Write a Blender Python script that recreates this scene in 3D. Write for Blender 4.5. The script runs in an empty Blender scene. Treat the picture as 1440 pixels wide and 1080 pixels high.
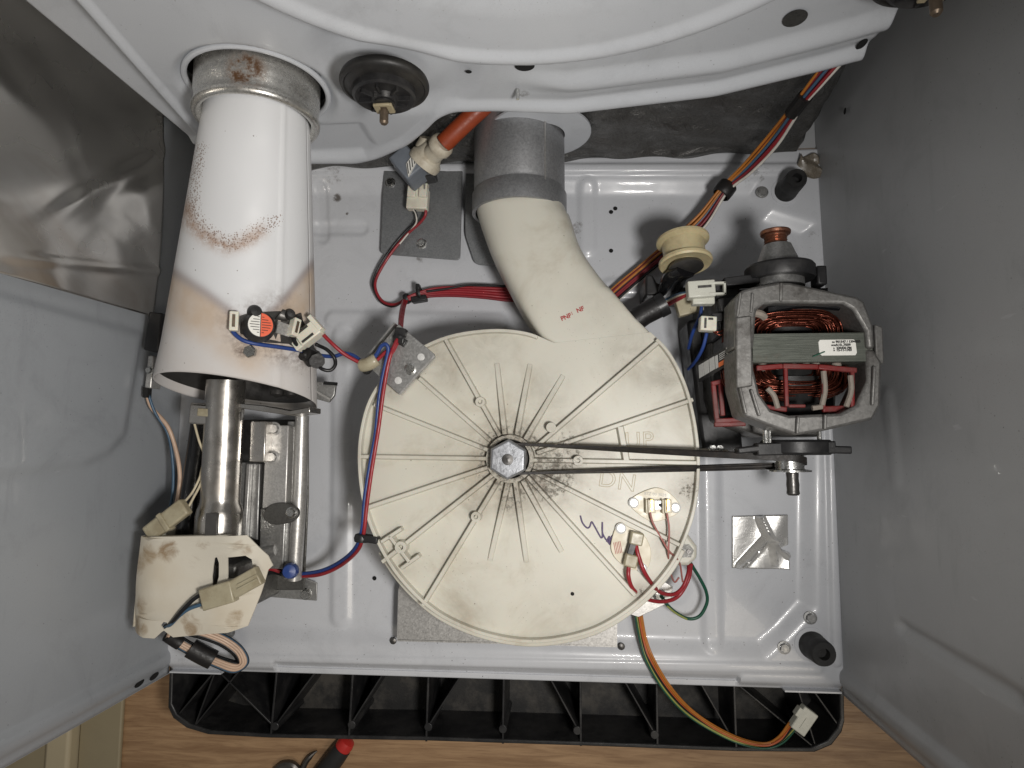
import bpy, bmesh, math, random
import numpy as np
from mathutils import Vector, Matrix
from mathutils.geometry import tessellate_polygon
random.seed(7); np.random.seed(7)
sc = bpy.context.scene
COL = sc.collection

# ------------------------------------------------------------------ camera
CX, CY, CZ = 0.0738172, 0.2274348, 0.6404474
PITCH, YAW, ROLL, FPX = .101216, .0817335, -.00784948, 884.498
CR = Matrix.Rotation(PITCH, 3, 'X') @ Matrix.Rotation(YAW, 3, 'Y') @ Matrix.Rotation(ROLL, 3, 'Z')
cam = bpy.data.cameras.new('camera'); camo = bpy.data.objects.new('camera', cam); COL.objects.link(camo)
cam.sensor_width = 36; cam.lens = FPX * 36 / 1440; cam.clip_start = .01; cam.clip_end = 50
camo.matrix_world = Matrix.Translation((CX, CY, CZ)) @ CR.to_4x4()
sc.camera = camo
# ------------------------------------------------------------------ light
world = bpy.data.worlds.new('World'); sc.world = world; world.use_nodes = True
bg = world.node_tree.nodes['Background']; bg.inputs[0].default_value = (1, .95, .88, 1); bg.inputs[1].default_value = .112
def lamp(name, kind, loc, target, energy, color, **kw):
    l = bpy.data.lights.new(name, kind); l.energy = energy; l.color = color
    for k, v in kw.items(): setattr(l, k, v)
    o = bpy.data.objects.new(name, l); COL.objects.link(o); o.location = loc
    o.rotation_euler = (Vector(target) - Vector(loc)).to_track_quat('-Z', 'Y').to_euler()
    return o
lamp('hand_torch', 'SPOT', (.205, .15, .66), (-.12, .30, 0), 10.4, (1, .97, .935),
     spot_size=math.radians(113), spot_blend=1.0, shadow_soft_size=.042)
lamp('ceiling_lamp', 'AREA', (.95, -.45, 2.0), (.15, .0, 0), 5.5, (1, .90, .76), shape='DISK', size=.5)
sc.view_settings.view_transform = 'Standard'; sc.view_settings.look = 'None'
sc.view_settings.exposure = .22; sc.view_settings.gamma = 1
try: sc.view_settings.use_curve_mapping = False
except Exception: pass
sc.cycles.use_denoising = True
sc.cycles.max_bounces = 8

# ------------------------------------------------------------------ helpers
def ray(px, py): return CR @ Vector(((px - 720) / FPX, -(py - 540) / FPX, -1))
C0 = Vector((CX, CY, CZ))
def at(px, py, z): d = ray(px, py); return C0 + d * ((z - CZ) / d.z)
def onY(px, py, y): d = ray(px, py); return C0 + d * ((y - CY) / d.y)
def onX(px, py, x): d = ray(px, py); return C0 + d * ((x - CX) / d.x)
def poly(pts, z): return [tuple(at(x, y, z)[:2]) for x, y in pts]
def sm(e0, e1, x): t = np.clip((np.asarray(x, float) - e0) / (e1 - e0), 0, 1); return t * t * (3 - 2 * t)
def spline(P, n=8, closed=False):
    P = [Vector(p) for p in P]
    if len(P) < 3: return P
    out = []; N = len(P)
    rng = range(N) if closed else range(N - 1)
    for i in rng:
        p0 = P[(i - 1) % N] if closed or i > 0 else P[0] * 2 - P[1]
        p1 = P[i]; p2 = P[(i + 1) % N]
        p3 = P[(i + 2) % N] if closed or i + 2 < N else P[-1] * 2 - P[-2]
        for k in range(n):
            t = k / n
            out.append(.5 * ((2 * p1) + (p2 - p0) * t + (2 * p0 - 5 * p1 + 4 * p2 - p3) * t * t + (3 * p1 - p0 - 3 * p2 + p3) * t ** 3))
    if not closed: out.append(P[-1])
    return out
def spl2(P, n=6, closed=True): return [(v.x, v.y) for v in spline([(p[0], p[1], 0) for p in P], n, closed)]
def frame(d):
    d = Vector(d).normalized(); u = d.cross(Vector((0, 0, 1)))
    if u.length < 1e-4: u = Vector((1, 0, 0))
    u.normalize(); return u, u.cross(d).normalized()

class MB:
    def __init__(s): s.v = []; s.f = []
    def add(s, vs, fs):
        b = len(s.v); s.v += [tuple(v) for v in vs]; s.f += [tuple(b + i for i in f) for f in fs]; return s
    def box(s, c, size, rz=0, M=None):
        c = Vector(c); R = M if M else Matrix.Rotation(rz, 3, 'Z'); h = Vector(size) / 2
        vs = [c + R @ Vector((x * h.x, y * h.y, z * h.z)) for x in (-1, 1) for y in (-1, 1) for z in (-1, 1)]
        return s.add(vs, [(0, 1, 3, 2), (4, 6, 7, 5), (0, 4, 5, 1), (2, 3, 7, 6), (0, 2, 6, 4), (1, 5, 7, 3)])
    def bar(s, a, b, w, h, up=(0, 0, 1)):
        a = Vector(a); b = Vector(b); d = (b - a); L = d.length; d.normalize(); up = Vector(up)
        sd = d.cross(up).normalized(); u2 = sd.cross(d).normalized()
        M = Matrix((d, sd, u2)).transposed()
        return s.box((a + b) / 2, (L, w, h), M=M)
    def prism(s, p, z0, z1, top=None, cap=True):
        n = len(p); t = top or p
        vs = [(x, y, z0) for x, y in p] + [(x, y, z1) for x, y in t]
        fs = [(i, (i + 1) % n, n + (i + 1) % n, n + i) for i in range(n)]
        if cap: fs += [tuple(range(n))[::-1], tuple(range(n, 2 * n))]
        return s.add(vs, fs)
    def holed(s, outer, holes, z0, z1, zf=None):
        loops = [outer] + holes; flat = [p for l in loops for p in l]; n = len(flat)
        tr = tessellate_polygon([[Vector((x, y, 0)) for x, y in l] for l in loops])
        dz = zf or (lambda x, y: 0)
        vs = [(x, y, z0 + dz(x, y)) for x, y in flat] + [(x, y, z1 + dz(x, y)) for x, y in flat]
        fs = [tuple(t) for t in tr] + [tuple(n + i for i in t) for t in tr]; b = 0
        for l in loops:
            m = len(l); fs += [(b + i, b + (i + 1) % m, n + b + (i + 1) % m, n + b + i) for i in range(m)]; b += m
        return s.add(vs, fs)
    def cyl(s, a, b, r0, r1=None, n=20, cap=True):
        return s.tube([a, b], [r0, r0 if r1 is None else r1], n, cap)
    def tube(s, path, r, n=8, cap=True, sx=1.0):
        P = [Vector(p) for p in path]; m = len(P); rr = r if isinstance(r, (list, tuple)) else [r] * m
        u = None; vs = []
        for i in range(m):
            d = (P[min(i + 1, m - 1)] - P[max(i - 1, 0)]); d.normalize()
            if u is None: u, w = frame(d)
            else:
                u = (u - d * u.dot(d)); u.normalize()
            w = u.cross(d)
            for k in range(n):
                a = 2 * math.pi * k / n; vs.append(P[i] + (u * math.cos(a) * sx + w * math.sin(a)) * rr[i])
        fs = [(i * n + k, i * n + (k + 1) % n, (i + 1) * n + (k + 1) % n, (i + 1) * n + k) for i in range(m - 1) for k in range(n)]
        if cap: fs += [tuple(range(n))[::-1], tuple((m - 1) * n + k for k in range(n))]
        return s.add(vs, fs)
    def lathe(s, prof, o, ax, n=48):
        o = Vector(o); ax = Vector(ax).normalized(); u, w = frame(ax); m = len(prof); vs = []
        for r, h in prof:
            for k in range(n):
                a = 2 * math.pi * k / n; vs.append(o + ax * h + (u * math.cos(a) + w * math.sin(a)) * max(r, 1e-5))
        return s.add(vs, [(i * n + k, i * n + (k + 1) % n, (i + 1) * n + (k + 1) % n, (i + 1) * n + k) for i in range(m - 1) for k in range(n)])
    def hexn(s, c, r, h, rot=0, n=6):
        p = [(c[0] + r * math.cos(rot + i * 2 * math.pi / n), c[1] + r * math.sin(rot + i * 2 * math.pi / n)) for i in range(n)]
        q = [(c[0] + r * .9 * math.cos(rot + i * 2 * math.pi / n), c[1] + r * .9 * math.sin(rot + i * 2 * math.pi / n)) for i in range(n)]
        s.prism(p, c[2], c[2] + h * .8); return s.prism(p, c[2] + h * .8, c[2] + h, top=q)
    def dome(s, c, r, h, n=16, m=5):
        return s.lathe([(r * math.cos(i * math.pi / 2 / m), h * math.sin(i * math.pi / 2 / m)) for i in range(m + 1)], c, (0, 0, 1), n)
    def sheet(s, X, Y, Z):
        X, Y, Z = np.broadcast_arrays(X, Y, Z); a, b = X.shape
        vs = np.stack([X, Y, Z], -1).reshape(-1, 3).tolist()
        return s.add(vs, [(i * b + j, i * b + j + 1, (i + 1) * b + j + 1, (i + 1) * b + j) for i in range(a - 1) for j in range(b - 1)])
    def build(s, name, mat, parent=None, ang=35, bevel=0, thick=0, seg=2, kind=None):
        me = bpy.data.meshes.new(name); me.from_pydata(s.v, [], s.f)
        bm = bmesh.new(); bm.from_mesh(me); bmesh.ops.recalc_face_normals(bm, faces=bm.faces); bm.to_mesh(me); bm.free()
        me.shade_smooth(); me.set_sharp_from_angle(angle=math.radians(ang))
        o = bpy.data.objects.new(name, me); COL.objects.link(o); me.materials.append(M[mat])
        if parent is not None:
            o.parent = parent
            if parent.type == 'EMPTY': o.matrix_parent_inverse = Matrix.Translation(-parent.location)
        if thick:
            md = o.modifiers.new('thickness', 'SOLIDIFY'); md.thickness = thick; md.offset = 0
        if bevel:
            md = o.modifiers.new('bevel', 'BEVEL'); md.width = bevel; md.segments = seg; md.limit_method = 'ANGLE'; md.angle_limit = math.radians(40)
        if kind: o['kind'] = kind
        return o
def tag(o, label, cat, group=None):
    o['label'] = label; o['category'] = cat
    if group: o['group'] = group
    return o
def thing(name, label, cat, loc=(0, 0, 0), group=None):
    o = bpy.data.objects.new(name, None); COL.objects.link(o); o.location = loc; o.empty_display_size = .02
    return tag(o, label, cat, group)
def wire(pts, r, mat, parent=None, name='wire', n=8, sub=8):
    P = [at(*p) if len(p) == 3 else p[0] for p in pts]
    return MB().tube(spline(P, sub), r * .84, n).build(name, mat, parent, ang=60)
def text(name, body, size, loc, M3, mat, parent, depth=.0002, ax='CENTER', bold=0):
    cu = bpy.data.curves.new(name, 'FONT'); cu.body = body; cu.size = size; cu.extrude = depth; cu.align_x = ax; cu.align_y = 'CENTER'; cu.offset = bold; cu.resolution_u = 3
    t = bpy.data.objects.new(name, cu); COL.objects.link(t); dg = bpy.context.evaluated_depsgraph_get()
    me = bpy.data.meshes.new_from_object(t.evaluated_get(dg)); bpy.data.objects.remove(t)
    me.transform(Matrix.Translation(Vector(loc)) @ M3.to_4x4()); me.materials.clear(); me.materials.append(M[mat])
    o = bpy.data.objects.new(name, me); COL.objects.link(o)
    if parent is not None:
        o.parent = parent
        if parent.type == 'EMPTY': o.matrix_parent_inverse = Matrix.Translation(-parent.location)
    return o
RZ = lambda deg: Matrix.Rotation(math.radians(deg), 3, 'Z')

# ------------------------------------------------------------------ materials
M = {}
class NT:
    def __init__(s, name):
        m = bpy.data.materials.new(name); m.use_nodes = True; M[name] = m; s.t = m.node_tree; s.b = s.t.nodes['Principled BSDF']
        s.pos = s.n('ShaderNodeNewGeometry').outputs['Position']
    def n(s, typ, **kw):
        x = s.t.nodes.new(typ)
        for k, v in kw.items(): setattr(x, k, v)
        return x
    def l(s, a, b): s.t.links.new(a, b)
    def val(s, inp, v):
        if hasattr(v, 'is_output'): s.l(v, inp)
        elif isinstance(v, (tuple, list)) and len(v) == 3 and inp.type == 'RGBA': inp.default_value = (*v, 1)
        else: inp.default_value = v
    def noise(s, scale, detail=3, rough=.5, vec=None, dist=0):
        x = s.n('ShaderNodeTexNoise'); x.inputs['Scale'].default_value = scale; x.inputs['Detail'].default_value = detail
        x.inputs['Roughness'].default_value = rough; x.inputs['Distortion'].default_value = dist; s.l(vec or s.pos, x.inputs['Vector']); return x.outputs['Fac']
    def voro(s, scale, vec=None, feat='F1', out='Distance'):
        x = s.n('ShaderNodeTexVoronoi', feature=feat); x.inputs['Scale'].default_value = scale; s.l(vec or s.pos, x.inputs['Vector']); return x.outputs[out]
    def mr(s, v, a, b, c=0., d=1., smooth=True):
        x = s.n('ShaderNodeMapRange'); x.interpolation_type = 'SMOOTHSTEP' if smooth else 'LINEAR'
        s.val(x.inputs['Value'], v)
        for k, q in zip(('From Min', 'From Max', 'To Min', 'To Max'), (a, b, c, d)): s.val(x.inputs[k], q)
        return x.outputs[0]
    def ma(s, op, a, b=0., clamp=False):
        x = s.n('ShaderNodeMath', operation=op, use_clamp=clamp); s.val(x.inputs[0], a); s.val(x.inputs[1], b); return x.outputs[0]
    def mix(s, f, a, b):
        x = s.n('ShaderNodeMix', data_type='RGBA'); s.val(x.inputs['Factor'], f); s.val(x.inputs[6], a); s.val(x.inputs[7], b); return x.outputs[2]
    def scl(s, v):
        x = s.n('ShaderNodeVectorMath', operation='MULTIPLY'); s.l(s.pos, x.inputs[0]); x.inputs[1].default_value = v; return x.outputs[0]
    def dist(s, p):
        x = s.n('ShaderNodeVectorMath', operation='DISTANCE'); s.l(s.pos, x.inputs[0]); x.inputs[1].default_value = p; return x.outputs['Value']
    def blobs(s, L):
        acc = None
        for p, r0, r1, k in L:
            m = s.mr(s.dist(p), r0, r1, k, 0.)
            acc = m if acc is None else s.ma('MAXIMUM', acc, m)
        return acc
    def attr(s, nm): x = s.n('ShaderNodeAttribute'); x.attribute_name = nm; return x.outputs['Fac']
    def bump(s, h, st, d=.001, nrm=None):
        x = s.n('ShaderNodeBump'); x.inputs['Strength'].default_value = st; x.inputs['Distance'].default_value = d; s.l(h, x.inputs['Height'])
        if nrm: s.l(nrm, x.inputs['Normal'])
        s.l(x.outputs[0], s.b.inputs['Normal']); return x.outputs[0]
    def set(s, col=None, rough=None, metal=None, coat=None, spec=None, trans=None, sss=None):
        for k, v in (('Base Color', col), ('Roughness', rough), ('Metallic', metal), ('Coat Weight', coat), ('Specular IOR Level', spec), ('Transmission Weight', trans), ('Subsurface Weight', sss)):
            if v is not None: s.val(s.b.inputs[k], v)
def dk(c, k): return tuple(x * k for x in c)
def plain(name, col, rough=.5, metal=0, var=.12, vs=60, bump=0, bs=400, coat=0, dust=None, trans=0, sss=0):
    t = NT(name); c = t.mix(t.noise(vs, 4, .6), dk(col, 1 - var), dk(col, 1 + var))
    r = t.mr(t.noise(vs * 2.3, 3), .3, .7, max(rough - .08, .03), min(rough + .08, 1))
    if dust:
        d = t.ma('MULTIPLY', t.mr(t.noise(vs * .7, 5, .7), .42, .68), dust[1]); c = t.mix(d, c, dust[0]); r = t.mr(d, 0, 1, r, .8)
    t.set(c, r, metal, coat, trans=trans)
    if sss: t.set(sss=sss); t.b.inputs['Subsurface Scale'].default_value = .004
    if bump: t.bump(t.noise(bs, 4, .6), bump)
    return t

def paint(name, col, rough, blobs=None, speck=.5, bcol=(.10, .085, .07), grain=True, scuff=None):
    t = NT(name)
    c = t.mix(t.noise(6, 4, .6), dk(col, .94), dk(col, 1.04))
    # fine dust specks
    sp = t.ma('MAXIMUM', t.ma('MULTIPLY', t.mr(t.voro(170), .11, .05), t.mr(t.noise(19, 3), .50, .62)), t.ma('MULTIPLY', t.mr(t.voro(480), .16, .08), t.mr(t.noise(11, 4, .7), .52, .66)))
    c = t.mix(t.ma('MULTIPLY', sp, speck), c, (.06, .05, .045))
    c = t.mix(t.mr(t.noise(1400, 2, .8), .25, .75), c, t.mix(.93, (0, 0, 0), c)) if grain else c
    smear = t.ma('MULTIPLY', t.mr(t.noise(14, 6, .75, dist=.6), .48, .78), .42)
    c = t.mix(smear, c, dk(col, .62))
    if scuff:
        s1 = t.mr(t.noise(3, 5, .65, t.scl(scuff), .4), .56, .74, 0, .45); c = t.mix(s1, c, dk(col, .70)); s2 = t.mr(t.noise(7, 3, .6, t.scl((scuff[0], scuff[2], scuff[1])), .2), .70, .76, 0, .5); c = t.mix(s2, c, dk(col, 1.35))
    if blobs:
        m = t.blobs(blobs); g = t.mr(t.noise(150, 5, .8), t.mr(m, 0, 1, .85, .25), t.mr(m, 0, 1, .95, .55))
        c = t.mix(t.ma('MULTIPLY', g, t.ma('MINIMUM', m, 1.)), c, bcol)
    t.set(c, t.mr(t.noise(25, 4), .3, .7, rough - .05, rough + .10), 0, .10, .45)
    t.bump(t.noise(900, 2), .05, .0004)
    return t
GZ = .10
P3 = lambda px, py, z: tuple(at(px, py, z))
base_blobs = [(P3(1150, 500, -.002), .002, .03, .6), (P3(1155, 700, -.002), .002, .03, .5), (P3(700, 240, -.002), .004, .05, .5), (P3(1060, 245, -.002), .004, .05, .6), (P3(470, 245, -.002), .004, .04, .6), (P3(490, 560, -.007), .004, .03, .5), (P3(1010, 690, -.007), .002, .03, .4), (P3(540, 870, -.007), .004, .03, .5), (P3(640, 395, -.007), .004, .04, .4), (P3(900, 330, -.007), .004, .05, .3), (P3(520, 290, -.007), .01, .07, .3), (P3(450, 600, -.007), .01, .05, .3), (P3(640, 455, -.007), .003, .03, .5), (P3(1110, 640, -.007), .01, .05, .3), (P3(500, 900, -.007), .01, .08, .25), (P3(474, 278, -.007), .002, .010, .9), (P3(488, 300, -.007), .0005, .004, 1.), (P3(812, 320, -.007), .004, .014, .7), (P3(1105, 915, -.007), .002, .02, .45),
              (P3(1140, 880, -.007), .002, .012, .8), (P3(500, 440, -.007), .004, .03, .35), (P3(860, 385, -.007), .002, .010, .6), (P3(900, 245, -.007), .004, .05, .45),
              (P3(1000, 250, -.007), .002, .03, .5), (P3(260, 925, -.007), .003, .03, .6), (P3(590, 365, -.007), .001, .014, .7), (P3(520, 330, -.007), .01, .06, .25), (P3(1145, 330, -.007), .001, .02, .7)]
paint('base_paint', (.60, .615, .645), .30, base_blobs, .9)
paint('wall_paint_dimmed', (.42, .43, .44), .42, [((.334, .05, .01), .01, .10, .5), ((.334, .3, .01), .01, .12, .4), ((.334, .5, .05), .01, .10, .5)], .6, scuff=(1, 3, 14))  # walls greyer than the pan: their dimness is put into the colour
paint('wall_paint_left_dimmed', (.34, .36, .385), .34, [(tuple(onX(235, 900, -.334)), .01, .06, .5), (tuple(onX(200, 700, -.334)), .01, .04, .35)], .6, scuff=(1, 3, 14))  # darker, cooler copy for the left wall, shading put into the colour
paint('bulkhead_paint', (.55, .57, .60), .34, [(tuple(onY(735, 140, .50)), .003, .02, .7), (tuple(onY(690, 100, .50)), .01, .06, .25)], .4)
# galvanised sheets
def galv(name, col, rough, scale=700, dirt=.3, metal=.85, bump=.08):
    t = NT(name); v = t.voro(scale, out='Color'); sep = t.n('ShaderNodeSeparateColor'); t.l(v, sep.inputs[0])
    f = t.ma('ADD', t.ma('MULTIPLY', sep.outputs[0], .55), t.ma('MULTIPLY', t.noise(420, 3, .7), .45))
    c = t.mix(f, dk(col, .72), dk(col, 1.15))
    d = t.ma('MULTIPLY', t.mr(t.noise(26, 6, .75), .45, .75), dirt); c = t.mix(d, c, (.05, .042, .035))
    t.set(c, t.ma('ADD', t.ma('ADD', t.ma('MULTIPLY', sep.outputs[1], .14), rough - .07), t.ma('MULTIPLY', d, .4)), metal)
    t.bump(f, bump, .0005); return t
galv('galvanised', (.47, .47, .46), .42)
galv('galvanised_bright', (.60, .59, .57), .40, 750, .16, .7)
galv('galvanised_plate', (.30, .31, .32), .5, 900, .25, .7)
galv('galvanised_duct', (.36, .365, .375), .50, 800, .25, .7, .10)
galv('galvanised_dark', (.15, .148, .14), .46, 700, .55, .8, .25)
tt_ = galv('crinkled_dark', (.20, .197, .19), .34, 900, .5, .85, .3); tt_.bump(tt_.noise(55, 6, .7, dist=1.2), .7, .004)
galv('cast_aluminium', (.24, .235, .225), .5, 500, .75, .7, .35)
plain('tube_steel', (.50, .48, .45), .27, .95, .18, 25, .04, 300, 0, ((.16, .12, .08), .35))
plain('screw_steel', (.62, .62, .60), .25, 1, .1, 300)
plain('rivet_white', (.82, .82, .80), .25, .3, .05)
plain('dark_steel', (.13, .125, .12), .38, .8, .3, 80, .2)
plain('rust_pin', (.17, .13, .095), .45, .7, .35, 200, .3)
plain('black_plastic', (.014, .014, .015), .42, 0, .3, 40, .1, 500, 0, ((.10, .095, .09), .25))
plain('black_rubber', (.012, .012, .012), .62, 0, .3, 60, .2, 300, 0, ((.08, .075, .07), .2))
plain('black_gloss', (.008, .008, .009), .18, 0, .2)
plain('void_black', (.006, .006, .006), .9)
plain('black_tape', (.012, .011, .011), .5, 0, .3, 200, .3, 200)
plain('belt_rubber', (.016, .014, .013), .55, 0, .4, 150, .2, 600, 0, ((.09, .07, .055), .25))
plain('tyre_rubber', (.013, .0125, .012), .5, 0, .25, 40, .15, 500, 0, ((.07, .062, .05), .3))
plain('idler_nylon', (.55, .47, .28), .40, 0, .12, 60, .08, 300, .1, ((.18, .13, .07), .35), 0, .15)
plain('white_connector', (.74, .71, .60), .38, 0, .06, 60, 0, 400, 0, ((.3, .25, .18), .25), 0, .2)
plain('clear_connector', (.52, .47, .33), .35, 0, .14, 90, .05, 300, 0, ((.20, .13, .05), .35), .25)
plain('milky_connector', (.66, .66, .58), .33, 0, .06, 60, 0, 400, 0, None, .15)
plain('valve_grey', (.17, .19, .22), .5, 0, .2, 120, .1)
plain('valve_white', (.62, .57, .46), .42, 0, .12, 90, .1, 300, 0, ((.22, .15, .08), .4))
plain('hose_orange', (.30, .052, .016), .48, 0, .25, 120, .15, 300)
plain('copper_wire', (.155, .042, .026), .28, .85, .35, 120, .1)
plain('copper_nut', (.36, .17, .11), .34, .9, .3, 150, .2)
plain('cage_red', (.17, .014, .013), .42, 0, .25, 60, .05, 300, 0, ((.10, .08, .07), .5))
plain('paper_label', (.80, .79, .74), .5, 0, .04)
plain('label_ink', (.02, .02, .02), .6)
plain('label_grey', (.42, .42, .40), .5, 0, .2, 800)
plain('label_orange', (.55, .13, .035), .5, 0, .15, 700)
plain('thermo_orange', (.80, .13, .055), .5, 0, .1, 300)
plain('lacing_cord', (.26, .225, .19), .8, 0, .2, 300, .3, 900)
for nm, c in dict(red=(.30, .020, .028), red_dark=(.22, .018, .026), pink=(.42, .16, .14), blue=(.022, .055, .22), blue_dull=(.06, .12, .19), black=(.010, .010, .011), white=(.66, .63, .57),
                  orange=(.48, .175, .028), green=(.012, .085, .05), yellow_green=(.33, .36, .10), peach=(.62, .44, .32), cream=(.62, .54, .38), orange_red=(.52, .12, .04)).items():
    plain('wire_' + nm, c, .40, 0, .08, 60, 0, 400, 0, (dk(c, .45), .35))
# wood floor
t = NT('oak_floor'); g = t.noise(9, 6, .65, t.scl((1.2, 13, 1)), .8); g2 = t.noise(30, 5, .7, t.scl((1, 22, 1)), .3)
c = t.mix(t.mr(g, .3, .72), (.29, .17, .088), (.49, .315, .175)); c = t.mix(t.mr(g2, .52, .75, 0, .6), c, (.17, .085, .036))
t.set(c, t.mr(g2, .3, .7, .38, .55)); t.bump(g2, .12, .0006)
plain('beige_board', (.33, .28, .18), .55, 0, .08, 30, .05)
plain('lit_board', (.50, .43, .29), .55, 0, .08, 30, .05)  # beige made paler for the lit edge; light put into the colour
plain('tray_floor', (.020, .0195, .019), .6, 0, .25, 60, .2, 500, 0, ((.14, .125, .105), .35))
plain('tool_red', (.55, .03, .025), .4); plain('tool_black', (.02, .02, .02), .5); plain('tool_steel', (.16, .15, .14), .45, .9, .2)

# ------------------------------------------------------------------ setting: floor under the machine
ZF = -.105
fl = MB(); fl.box((0, .2, ZF - .01), (6, 6, .02)); fo = fl.build('wood_floor', 'oak_floor'); fo['kind'] = 'structure'
b0 = at(178, 1000, ZF); b1 = at(170, 1080, ZF); bx = (b0.x + b1.x) / 2
st = thing('floor_threshold', 'beige stepped floor trim strip at the lower left, beside the wood floor', 'trim', (bx - .04, -.1, ZF))
MB().box((bx - .026, -.3, ZF + .003), (.052, 1.6, .006)).build('tan_strip', 'beige_board', st, bevel=.002)
MB().box((bx - .068, -.3, ZF + .010), (.030, 1.6, .020)).build('lit_strip', 'lit_board', st, bevel=.004)
MB().box((bx - .20, -.3, ZF + .005), (.232, 1.6, .010)).build('olive_strip', 'beige_board', st, bevel=.002)

# ------------------------------------------------------------------ black ribbed tray in front of the base
TZ, TB = -.022, -.088
tray = thing('plastic_tray', 'black ribbed plastic base tray under the front edge of the cabinet', 'base', (0, -.05, ZF))
out_px = [(238, 938), (236, 995), (243, 1010), (262, 1024), (292, 1033), (380, 1038), (600, 1042), (817, 1049), (1036, 1057), (1146, 1058), (1170, 1048), (1184, 1030), (1188, 1015), (1187, 962)]
op = poly(out_px, TZ); wall_t = .004
cx = sum(p[0] for p in op) / len(op); cy = .03
ip = [(p[0] + (.004 if p[0] < cx else -.004) * (1 if abs(p[0] - cx) > .28 else 0), p[1] + .004) for p in op]
back = .06
op2 = [(op[0][0], back)] + op + [(op[-1][0], back)]; ip2 = [(ip[0][0], back - .004)] + ip + [(ip[-1][0], back - .004)]
m = MB(); n = len(op2)
vs = [(x, y, ZF + .001) for x, y in op2] + [(x, y, TZ) for x, y in op2] + [(x, y, TZ) for x, y in ip2] + [(x, y, TB) for x, y in ip2]
m.add(vs, [(k * n + i, k * n + (i + 1) % n, (k + 1) * n + (i + 1) % n, (k + 1) * n + i) for k in range(3) for i in range(n)])
m.build('tray_wall', 'black_plastic', tray, bevel=.0012)
MB().prism(ip2, TB - .004, TB).build('tray_bottom', 'tray_floor', tray)
def trib(a, b, w=.0022, z=None, name='rib'):
    A = at(*a, TZ); B = at(*b, TZ); zt = TZ - .0012 if z is None else z
    MB().bar((A.x, A.y, (zt + TB) / 2), (B.x, B.y, (zt + TB) / 2), w, zt - TB + .001).build(name, 'black_plastic', tray, bevel=.0005)
for f, b in ((380, 392), (490, 498), (599, 603.5), (707, 709), (817, 816), (925, 923), (1036, 1031)):
    yf = 1037 + (f - 380) * .0295; trib((f, yf), (b, 905))
for a, b in (((384, 1024), (462, 920)), ((493, 1019), (556, 920)), ((602, 1022), (668, 920)), ((812, 1026), (757, 925)), ((920, 1031), (862, 930)), ((1026, 1032), (968, 930)),
             ((1036, 962), (1149, 1055)), ((1122, 965), (1149, 1053)), ((1140, 965), (1183, 1025)), ((272, 1022), (308, 925)), ((272, 1022), (350, 925)), ((250, 1005), (300, 945)), ((384, 1024), (300, 940))):
    trib(a, b, .0018, TZ - .003)
for p in ((494, 1020), (602, 1023), (707, 1026), (812, 1028), (921, 1034), (386, 1022)):
    c = at(*p, TZ); MB().cyl((c.x, c.y, TB), (c.x, c.y, TZ - .0005), .0042, n=14).build('rib_post', 'black_plastic', tray, bevel=.0006)
for p, r in (((800, 985), .004), ((1050, 1028), .006), ((1148, 1020), .006)):
    c = at(*p, TB); MB().box((c.x, c.y, TB + .002), (.012, .007, .006), .5).build('moulding_tab', 'black_plastic', tray, bevel=.001)

# ------------------------------------------------------------------ cabinet
YB, YR, XW = .505, .532, .335
cab = thing('dryer_cabinet', 'white painted steel dryer cabinet opened up, with side walls, floor pan and rear bulkhead', 'cabinet', (0, .25, -.02))
# floor pan: pressed height field
xs = np.linspace(-XW, XW, 341); ys = np.concatenate([np.linspace(-.002, .03, 28)[:-1], np.linspace(.03, YR, 230)])
X, Y = np.meshgrid(xs, ys)
def sdf(P, X, Y):
    P = np.array(P); d = np.full(X.shape, 1e9); s = np.ones(X.shape)
    for i in range(len(P)):
        a = P[i]; b = P[i - 1]; e = b - a; wx = X - a[0]; wy = Y - a[1]
        t = np.clip((wx * e[0] + wy * e[1]) / (e @ e), 0, 1); dx = wx - e[0] * t; dy = wy - e[1] * t
        d = np.minimum(d, dx * dx + dy * dy)
        c1 = Y >= a[1]; c2 = Y < b[1]; c3 = e[0] * wy > e[1] * wx
        s = np.where((c1 & c2 & c3) | (~c1 & ~c2 & ~c3), -s, s)
    return s * np.sqrt(d)
panel = poly([(318, 892), (620, 902), (1072, 916), (1100, 893), (1138, 852), (1140, 320), (1080, 300), (1062, 262), (300, 258)], 0)
Z = -.008 * sm(.011, -.011, sdf(panel, X, Y))
def ridge(a, b, w, h):
    global Z
    A = at(*a, 0); B = at(*b, 0); e = np.array([B.x - A.x, B.y - A.y]); t = np.clip(((X - A.x) * e[0] + (Y - A.y) * e[1]) / (e @ e), 0, 1)
    d = np.hypot(X - A.x - e[0] * t, Y - A.y - e[1] * t); Z = Z + h * sm(w, w * .35, d)
ridge((1000, 560), (1004, 905), .012, 0.0031); ridge((478, 470), (476, 870), .014, 0.0031); ridge((466, 448), (700, 452), .013, 0.0028)
ridge((826, 262), (826, 345), .012, 0.0028); ridge((858, 402), (1100, 398), .012, 0.0028); ridge((448, 262), (450, 330), .010, -0.0021); ridge((440, 318), (505, 318), .010, -0.0021)
ridge((1160, 260), (1176, 930), .006, 0.0028)
ridge((300, 925), (1150, 940), .006, 0.0015)
ridge((250, 238), (1150, 238), .007, 0.0042)
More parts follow.
